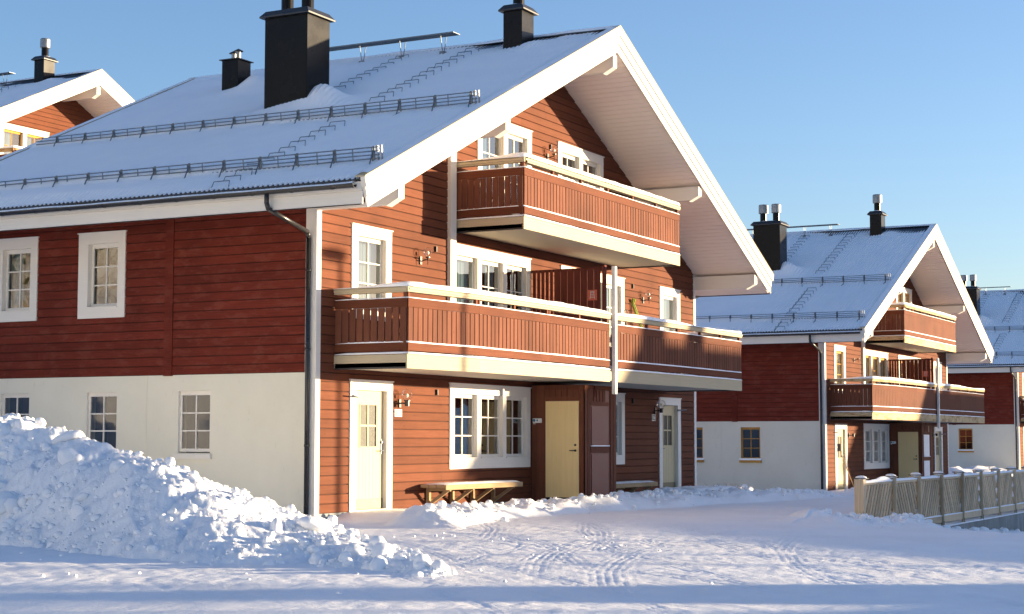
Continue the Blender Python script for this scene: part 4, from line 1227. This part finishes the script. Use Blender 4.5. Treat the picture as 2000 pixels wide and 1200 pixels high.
CHS1 = []
for i in range(6):
    me = lump_mesh(300+i, 1); CHS1.append((np.array([v.co[:] for v in me.vertices]), [tuple(p.vertices) for p in me.polygons]))
    bpy.data.meshes.remove(me)
rng = random.Random(5)
def spot(fr=(0, 1), tt=(0.0, 0.95)):
    i = int(rng.uniform(*fr)*(NS-1)); j = int((rng.uniform(*tt)+1)/2*(NT-1))
    return px[i, j], py[i, j], pz[i, j]
for k in range(170):
    x, y, z = spot((0.08, 0.97), (-0.05, 0.85)); r = 0.025+0.11*rng.random()**4
    if z < -0.2: r *= 0.6
    o = link('snow_chunk', rng.choice(CH), pile, (x, y, z+r*0.25)); s = (r*rng.uniform(.8, 1.3), r*rng.uniform(.8, 1.3), r*rng.uniform(.6, 1.0))
    o.scale = s; o.rotation_euler = (rng.uniform(0, 6), rng.uniform(0, 6), rng.uniform(0, 6))
for (i_, t_, r, sq) in ((0.20, 0.50, 0.22, (1.5, .9, .6)), (0.22, 0.62, 0.22, (1.1, 1, .8)), (0.24, 0.60, 0.13, (1, 1, 1)), (0.34, 0.12, 0.15, (1.7, 1.0, .55)), (0.36, .02, .10, (1, 1, .9)), (0.29, -.02, .09, (1, 1, 1)), (0.31, 0.0, .07, (1, 1, 1.2)), (0.62, .35, .13, (1.4, 1, .7)), (0.70, .4, .17, (1.5, 1.1, .6)), (.86, .4, .13, (1, 1.2, .9)), (.80, .5, .13, (1.3, 1, .8)), (.93, .4, .10, (1, 1, 1))):
    i = int(i_*(NS-1)); j = int((t_+1)/2*(NT-1))
    o = link('snow_chunk', rng.choice(CH[:4]), pile, (px[i, j], py[i, j], pz[i, j]+r*0.3)); o.scale = (r*sq[0], r*sq[1], r*sq[2]); o.rotation_euler = (rng.uniform(-.4, .4), rng.uniform(-.4, .4), rng.uniform(0, 6))
cr = MB()
for k in range(2200):
    x, y, z = spot((0.05, 1.0), (-0.2, 1.0)); r = 0.012+0.060*rng.random()**4
    if x > -6.9 and y > -1.5 and rng.random() < 0.5: continue
    c, f = rng.choice(CHS if r > 0.045 else CHS1); a = rng.uniform(0, 6.28); ca, sa = math.cos(a), math.sin(a)
    sx, sy, sz = r*rng.uniform(.7, 1.4), r*rng.uniform(.7, 1.4), r*rng.uniform(.6, 1.1)
    cr.add([(x+(p[0]*sx*ca-p[1]*sy*sa), y+(p[0]*sx*sa+p[1]*sy*ca), z+r*0.3+p[2]*sz) for p in c], f)
o = cr.build('snow_crumbs', M['snow_pile'], pile, smooth=True); o['kind'] = 'stuff'
# loose lumps on the banks by the house, the steps and the fence
def gz(x, y):
    i = np.clip(np.searchsorted(gy, y), 1, len(gy)-1); j = np.clip(np.searchsorted(gx, x), 1, len(gx)-1)
    return Z[i, j]
lb = MB()
for (x0, x1, yc, sp, n, rm) in ((-0.5, 17, None, 0.45, 420, .055), (15, 21, -2.6, 0.6, 260, .07), (19, 34, None, 1.3, 260, .10), (33, 39, -0.6, 1.0, 160, .12), (5.2, 8.8, -8.0, 0.5, 260, .05), (8, 30, -8.1, 0.35, 600, .07), (-12, -2, -5, 3.5, 60, .015)):
    for k in range(n):
        x = rng.uniform(x0, x1)
        c_ = float(frontb(np.array(x))) if yc is None and x1 < 18 else (1.2+0.25*(x-18.6) if yc is None else yc)
        y = c_+rng.gauss(0, sp*0.6)
        if 8.33 < x < 9.98 and y > -1.4: continue
        r = 0.02+rm*rng.random()**3; z = float(gz(x, y))
        c, f = rng.choice(CHS if r > 0.05 else CHS1); a = rng.uniform(0, 6.28); ca, sa = math.cos(a), math.sin(a)
        sx, sy, sz = r*rng.uniform(.7, 1.4), r*rng.uniform(.7, 1.4), r*rng.uniform(.6, 1.1)
        lb.add([(x+(p[0]*sx*ca-p[1]*sy*sa), y+(p[0]*sx*sa+p[1]*sy*ca), z+r*0.2+p[2]*sz) for p in c], f)
o = lb.build('snow_clods', M['snow_pile'], None, smooth=True); o['kind'] = 'stuff'; tag(o, 'scattered clods of ploughed snow along the house fronts and fence', 'snow')

# ------------------------------------------------------------------ benches
def bench(x0, x1, zt, legs, label):
    B = thing('wall_bench', label, 'bench', ((x0+x1)/2, 0, zt-0.46), 'benches fixed under the front windows')
    cx = (x0+x1)/2; a, b = x0-cx, x1-cx
    for i, (y0, y1) in enumerate(((-0.23, -0.06), (-0.42, -0.24), (-0.60, -0.43))):
        MB().box(a, b, y0, y1, 0.40, 0.458).build('seat_plank', M['rawwood'], B, bevel=0.004)
    MB().box(a, b, -0.635, -0.602, 0.36, 0.456).build('front_plank', M['rawwood'], B, bevel=0.004)
    for l in legs:
        u = l-cx; m = MB()
        m.box(u-0.035, u+0.035, -0.10, -0.028, 0.0, 0.398); m.bar((u, -0.09, 0.07), (u, -0.52, 0.36), 0.055, 0.06); m.box(u-0.03, u+0.03, -0.56, -0.10, 0.33, 0.397)
        m.build('bracket', M['rawwood'], B)
    xs = np.linspace(a+0.02, b-0.02, 60); ys = np.linspace(-0.62, -0.07, 9); XX, YY = np.meshgrid(xs, ys)
    e = np.minimum(ss(0, .1, YY+0.625), ss(0, 0.1, -0.065-YY))*np.minimum(ss(0, .15, XX-a), ss(0, .15, b-XX))
    link('snow_cover', grid_mesh('bench_snow', XX, YY, 0.459+e*(0.028+0.018*fbm(XX, YY, 2.0, 3, 5)), M['snow_soft']), B)
bench(3.55, 6.75, 0.46, (3.85, 4.78, 5.62, 6.5), 'long raw timber bench on diagonal brackets below the sunlit triple window')
bench(10.7, 13.95, 0.31, (11.2, 12.1, 12.95, 13.75), 'snow covered timber bench in shade between the storage lobby and the far door')
# steps at the right-hand door
S = thing('door_steps', 'snow covered wooden steps in front of the shaded right hand door', 'steps', (16.3, -0.7, 0))
for (x0, x1, y0, y1, z0, z1) in ((-1.3, 1.75, -0.55, 0.66, -0.02, 0.055), (-1.9, 1.9, -1.0, -0.56, -0.20, -0.09)):
    MB().box(x0, x1, y0, y1, z0, z1).build('step_deck', M['rawwood'], S)
    xs = np.linspace(x0, x1, 50); ys = np.linspace(y0, y1, 14); XX, YY = np.meshgrid(xs, ys)
    e = np.minimum(ss(0, .12, YY-y0), ss(0, .1, y1-YY))*np.minimum(ss(0, .15, XX-x0), ss(0, .15, x1-XX))
    link('step_snow', grid_mesh('step_snow', XX, YY, z1+0.002+e*(0.05+0.06*np.abs(fbm(XX, YY, 3.0, 3, 5))), M['snow_soft']), S)

# ------------------------------------------------------------------ skis and poles on the balcony
K = thing('ski_pair', 'lime green and yellow skis leaning on the upper flat wall behind the balcony rail', 'skis', (13.85, -0.3, 2.81))
for dx, m_ in ((0.0, 'lime'), (0.09, 'lime')):
    s = MB(); s.bar((-0.12+dx, 0.24, 1.92), (0.35+dx, -0.30, 0.0), 0.05, 0.014, up=(1, 0, 0)); s.bar((-0.12+dx, 0.24, 1.92), (-0.15+dx, 0.19, 2.02), 0.06, 0.016, up=(1, 0, 0))
    s.build('ski', M[m_], K)
K2 = thing('snow_shovel', 'dark red handled shovel leaning on the balcony wall left of the lime skis', 'shovel', (13.45, -0.3, 2.81))
s = MB(); s.bar((0.05, 0.22, 1.65), (0.25, -0.2, 0.0), 0.05, 0.03); s.build('handle', M['skired'], K2)
s = MB(); s.path([(0.05, 0.22, 1.6), (-0.05, 0.24, 1.72), (-0.15, 0.24, 1.70), (-0.18, 0.22, 1.5), (-0.12, 0.1, 0.9)], 0.012, 6); s.build('grip', M['black'], K2)
BR = thing('broom', 'long pale broom leaning beside the yellow door of the middle house', 'broom', (35.35, 0.95, -0.5))
s = MB(); s.tube((0.0, 0.35, 1.5), (0.35, -0.1, 0.05), 0.014, 6); s.build('broomstick', M['rawwood'], BR)
s = MB(); s.box(-0.07, 0.07, 0.28, 0.40, 1.45, 1.72); s.build('brush_head', M['black'], BR)

# ------------------------------------------------------------------ fence on its retaining wall
YFN = -7.5
FN = thing('slatted_fence', 'weathered pine fence with diagonal slats in alternating bays at the right edge', 'fence', (8.0, YFN, -0.4))
posts = [0.0]+[0.11+2.0*k for k in range(1, 14)]
SM = {}
for i, x in enumerate(posts):
    m = MB(); w = 0.11 if i else 0.14
    zt = 0.97-0.0*i
    if i == 0: m.box(-0.14, 0.11-0.14+0.03, -0.07, 0.12, -0.15, zt); xb = -0.07
    else: m.box(x-0.05, x+0.0, -0.115, -0.045, -0.42-0.0*i, zt-0.0); xb = x-0.03; m.box(x-0.05, x+0.0, 0.045, 0.115, -0.1, zt)
    p = m.build('post', M['fence'], FN, bevel=0.004)
    m = MB(); m.box(xb-0.09, xb+0.09, -0.135, 0.135, zt, zt+0.018); m.build('post_cap', M['black'], p)
    m = MB(); m.sphere((xb, 0, zt+0.018), 1.0, 12, 6, (0.085, 0.12, 0.05)); m.build('post_snow', M['snow_soft'], p, smooth=True)
    if i >= 1: MB().box(x-0.04, x-0.005, -0.122, -0.06, -0.95, -0.10).build('post_iron', M['black'], p)
for i in range(len(posts)-1):
    a = posts[i]+(0.01 if i else 0.0); b = posts[i+1]-0.055
    m = MB(); m.box(a, b, -0.045, 0.045, 0.84, 0.885); m.build('top_rail', M['fence'], FN)
    snow_strip('rail_snow', [(a+0.01, 0), (b-0.01, 0)], 0.886, 0.10, lambda t, i=i: 0.05+(0.05 if i == 0 else 0)*float(ss(0.5, 1.5, t)), FN, seed=i+40)
    m = MB(); m.box(a, b, -0.075, -0.045, -0.13, 0.015); m.build('kick_board', M['fence'], FN)
    snow_strip('rail_snow', [(a+0.01, -0.06), (b-0.01, -0.06)], 0.015, 0.06, 0.03, FN, seed=i+70)
    lean = 0.54 if i % 2 == 0 else -0.54
    n = 10; L = b-a
    z0, z1 = -0.10, 0.838
    for j in range(-5, n+5):
        # slat centre line at mid height
        xm = a+(j+0.5)*L/n; xb_, xt_ = xm-lean*0.62, xm+lean*0.62
        # clip to the bay
        t0, t1 = 0.0, 1.0
        dxx = xt_-xb_
        for lim, sgn in ((a+0.02, 1), (b-0.02, -1)):
            f0 = (xb_-lim)*sgn; f1 = (xt_-lim)*sgn
            if f0 < 0 and f1 < 0: t0 = 2
            elif f0 < 0: t0 = max(t0, f0/(f0-f1))
            elif f1 < 0: t1 = min(t1, f0/(f0-f1))
        if t1-t0 < 0.12: continue
        p = (xb_+dxx*t0, -0.018, z0+(z1-z0)*t0); q = (xb_+dxx*t1, -0.018, z0+(z1-z0)*t1)
        m = MB(); m.bar(p, q, 0.075, 0.022, up=(0, 1, 0)) if False else m.bar(p, q, 0.022, 0.098, up=(1, 0, 0))
        m.build('slat', M['fence'], FN)
        if i < 5:
            sh_ = L/n*0.5; m = MB(); m.bar((p[0]+sh_, 0.075, p[2]), (q[0]+sh_, 0.075, q[2]), 0.022, 0.10, up=(1, 0, 0)); m.build('slat', M['fence'], FN)
W = MB(); W.box(8.6, 40, YFN-0.13, YFN+0.16, -3.2, -0.63)
o = W.build('retaining_wall', M['concrete'], None); tag(o, 'grey concrete retaining wall under the slatted fence', 'wall')
snow_strip('ledge_snow', [(8.7, YFN-0.09), (34, YFN-0.09)], -0.63, 0.07, 0.03, o, seed=90)

# dry twigs poking out of the snow along the middle house
tw = MB()
for cx, cy in ((24.5, 2.6), (26.5, 2.9), (28.0, 3.2), (29.0, 3.1), (30.2, 3.4), (21.5, 1.9)):
    for k in range(16):
        a = rng.uniform(0, 6.28); l = rng.uniform(0.15, 0.5); x = cx+rng.gauss(0, .3); y = cy+rng.gauss(0, .2); z = float(gz(x, y))
        tw.tube((x, y, z), (x+math.cos(a)*l*0.7, y+math.sin(a)*l*0.3, z+l*0.5), 0.006, 3, 0.002)
o = tw.build('dry_twigs', M['twig']); o['kind'] = 'stuff'; tag(o, 'thin dry twigs sticking out of the snow beside the middle house', 'twigs')

# ------------------------------------------------------------------ the other side of the yard (casts the long shadows)
def neighbour(x0, x1, yr, zr, w, slope, label, zoff=0.0):
    H = thing('neighbour_house', label, 'house', (x0, yr, 0), 'houses across the yard')
    L = x1-x0; ze = zr-w*slope
    m = MB(); m.box(0.15, L-0.15, -w+0.6, w-0.6, -2, ze+0.25)
    m.prism([(-w+0.6, ze+0.2), (w-0.6, ze+0.2), (0, zr-0.15)], 0, 0.15, L-0.15); m.build('wall', M['red_side'], H)
    for s in (-1, 1):
        m = MB(); m.hexa([(0, 0, zr-0.12), (L, 0, zr-0.12), (L, s*w, ze-0.12), (0, s*w, ze-0.12), (0, 0, zr), (L, 0, zr), (L, s*w, ze), (0, s*w, ze)]); m.build('roof', M['roofmetal'], H)
        xs = np.linspace(0.0, L, 40); ys = np.linspace(0, 1, 12); XX, YY = np.meshgrid(xs, ys)
        link('roof_snow', grid_mesh('roof_snow', XX, s*YY*w, zr-slope*YY*w+0.03+0.02*fbm(XX, YY, 1, 3, 3), M['snow_roof']), H)
    for cx, cw, ct in ((0.05, 0.95, 1.0), (2.45, 0.75, 0.95)):
        m = MB(); m.box(cx, cx+cw, -0.22, 0.22, zr-0.8, zr+ct); c = m.build('chimney', M['chim'], H)
        MB().box(cx-0.05, cx+cw+0.05, -0.4, 0.4, zr+ct, zr+ct+0.06).build('chimney_cap', M['black'], c)
    for k in range(5):
        for z in (0.9, 3.2):
            MB().box(1.0+k*2.3, 2.0+k*2.3, w-0.62, w-0.55, z, z+1.2).build('window', M['white'], H)
    return H
neighbour(38.5, 53.7, -36.0, 7.35, 3.9, 0.60, 'red house with a snowy ridge and two chimneys across the yard from the front house')
neighbour(70.6, 87.0, -36.0, 7.3, 3.9, 0.60, 'red house across the yard facing the middle house')
# added unseen berm; crest profile shaped to throw the yard's shadow edges
bu = np.array([-60, -34, -26, -22, -21.2, -20.6, -19.3, -18.8, -18.6, -17.85, -17.6, -17.2, -16.9, -16.5, -16.2, -13.9, -13.5, -12.68, -11.15, -9.06, -5.83, -2.4, 0.32, 4.9, 9, 30, 60.])
bh = np.array([-1.0, -1.0, -0.95, -1.0, -1.15, -1.60, -1.65, -1.5, -0.8, -0.85, -1.5, -1.6, -1.7, -1.76, -1.95, -1.95, -1.67, -1.54, -1.37, -1.15, -0.87, -0.58, -0.37, -0.15, -0.1, -0.1, -0.1])  # narrow spike in the crest only casts the foreground shadow band
YBM = -30.0
u = np.linspace(-60, 60, 1200); v = np.linspace(-1, 1, 17); U, V = np.meshgrid(u, v)
H_ = np.interp(U, bu, bh)+0.112*(-YBM); H_ = H_+0.02*fbm(U, U*0, 1.3, 4, 91)
Xb = U-0.8355*YBM
Zb = -0.8+(H_+0.8)*np.clip(1-np.abs(V)**1.7, 0, 1)
o = link('shadow_berm', grid_mesh('shadow_berm', Xb, YBM+V*2.6, Zb, M['snow_soft'])); o['kind'] = 'structure'; o['label'] = 'added unseen snow berm, crest shaped to cast the yard shadows'

def pine(x, y, h, cb, r, label, seed):
    rr = random.Random(seed)
    T = thing('pine_tree', label, 'tree', (x, y, -0.5), 'pines across the yard')
    MB().tube((0, 0, 0), (0.1, 0.05, h), 0.12, 8, 0.03).build('trunk', M['bark'], T)
    b = MB(); l = MB()
    for k in range(46):
        f = rr.random(); z = cb+(h-cb)*f; L = r*(1-f*0.65)*rr.uniform(0.5, 1.1); a = rr.uniform(0, 6.28)
        e = Vector((math.cos(a)*L, math.sin(a)*L, z+L*0.12)); b.tube((0, 0, z-0.1), e, 0.035, 4, 0.01)
        for q in range(30):
            t = rr.uniform(0.35, 1.05); c = Vector((e.x*t, e.y*t, z+(e.z-z)*t))+Vector((rr.gauss(0, .22), rr.gauss(0, .22), rr.gauss(0, .16)))
            s = rr.uniform(0.12, 0.28)
            n = Vector((rr.gauss(0, 1), rr.gauss(0, 1), rr.gauss(0, 1))).normalized(); p = n.orthogonal().normalized()*s; w_ = n.cross(p).normalized()*s
            l.add([c-p, c+w_*0.6, c+p, c-w_*0.6], [(0, 1, 2, 3)])
    b.build('branches', M['bark'], T); l.build('crown', M['needles'], T)
for i, (x, y, h, cb, r, lb_) in enumerate(((15.2, -46.5, 10.5, 4.4, 2.0, 'bushy pine at the west end of the row'), (18.2, -46, 11, 4.35, 2.0, 'second pine from the west end of the row'), (21.3, -47, 11.5, 4.8, 2.0, 'third pine from the west end of the row'),
        (24.3, -45.6, 11.0, 5.4, 2.0, 'middle pine of the row beyond the berm'), (27.2, -46.6, 10.6, 5.9, 1.9, 'third pine from the houses in the row'), (29.8, -45.8, 10.2, 6.3, 1.6, 'second pine from the houses in the row'), (32.3, -46.2, 9.6, 6.7, 1.3, 'slim pine nearest the house across the yard'))):
    pine(x, y, h, cb, r, lb_+' with a high crown', 300+i)

fo = MB(); fr = random.Random(77)
for k in range(150):
    yy = fr.uniform(-5, 110); aa = fr.uniform(0.22, 0.75)
    ii = int((yy+90)/220*109); jj = int(aa*59); x, y, z = float(Xh[ii, jj]), float(Yh[ii, jj])+fr.uniform(-1, 1), float(Zh[ii, jj])
    if fr.random() < 0.35*math.sin(yy*0.2)+0.2: continue
    h = fr.uniform(5, 9); n = 9
    for q in range(6):
        z0 = z+h*(0.08+0.15*q); r0 = h*0.22*(1-q/6.5)
        vs = [(x, y, z0+h*0.24)]+[(x+r0*fr.uniform(.7, 1.2)*math.cos(6.283*i/n), y+r0*fr.uniform(.7, 1.2)*math.sin(6.283*i/n), z0-fr.uniform(0, .3)) for i in range(n)]
        fo.add(vs, [(0, 1+i, 1+(i+1) % n) for i in range(n)])
o = fo.build('spruce_wood', M['needles'], None); o['kind'] = 'stuff'; tag(o, 'dark spruce wood high on the sunlit hillside', 'trees')

def birch(x, y, z, h, label, seed):
    rr = random.Random(seed)
    T = thing('bare_birch', label, 'tree', (x, y, z), 'bare birches on the hillside')
    b = MB()
    def grow(p, d, L, r, k):
        q = p+d*L; b.tube(p, q, r, 5, r*0.65, cap=False)
        if k == 0: return
        for _ in range(3 if k > 1 else 2):
            nd = (d+Vector((rr.gauss(0, .45), rr.gauss(0, .45), rr.gauss(0.1, .3)))).normalized(); grow(q, nd, L*rr.uniform(.6, .85), r*0.6, k-1)
    grow(Vector((0, 0, -0.3)), Vector((0, 0, 1)), h*0.3, 0.09, 5)
    b.build('trunk', M['birch'], T)
sh = np.array([[-46-90*A[0, j] for j in range(60)]])
for i in range(12):
    yy = rng.uniform(15, 75); aa = rng.uniform(0.02, 0.30)
    ii = int((yy+90)/220*109); jj = int(aa*59)
    birch(float(Xh[ii, jj]), float(Yh[ii, jj]), float(Zh[ii, jj]), rng.uniform(5, 8), 'bare birch on the sunlit hillside, number %s from the yard' % ['one', 'two', 'three', 'four', 'five', 'six', 'seven', 'eight', 'nine', 'ten', 'eleven', 'twelve'][i], 400+i)

# street lamp whose shadow falls on the corner of the front house
SLP = thing('street_lamp', 'grey street lamp standing across the yard', 'street lamp', (0.72+0.642*22, -0.7665*22, -0.5))
MB().tube((0, 0, 0), (0, 0, 7.0), 0.07, 10, 0.045).build('lamp_post', M['galv'], SLP)
MB().sphere((-0.15, -0.1, 7.05), 1.0, 12, 8, (0.42, 0.24, 0.13)).build('lamp_head', M['guard'], SLP, smooth=True)
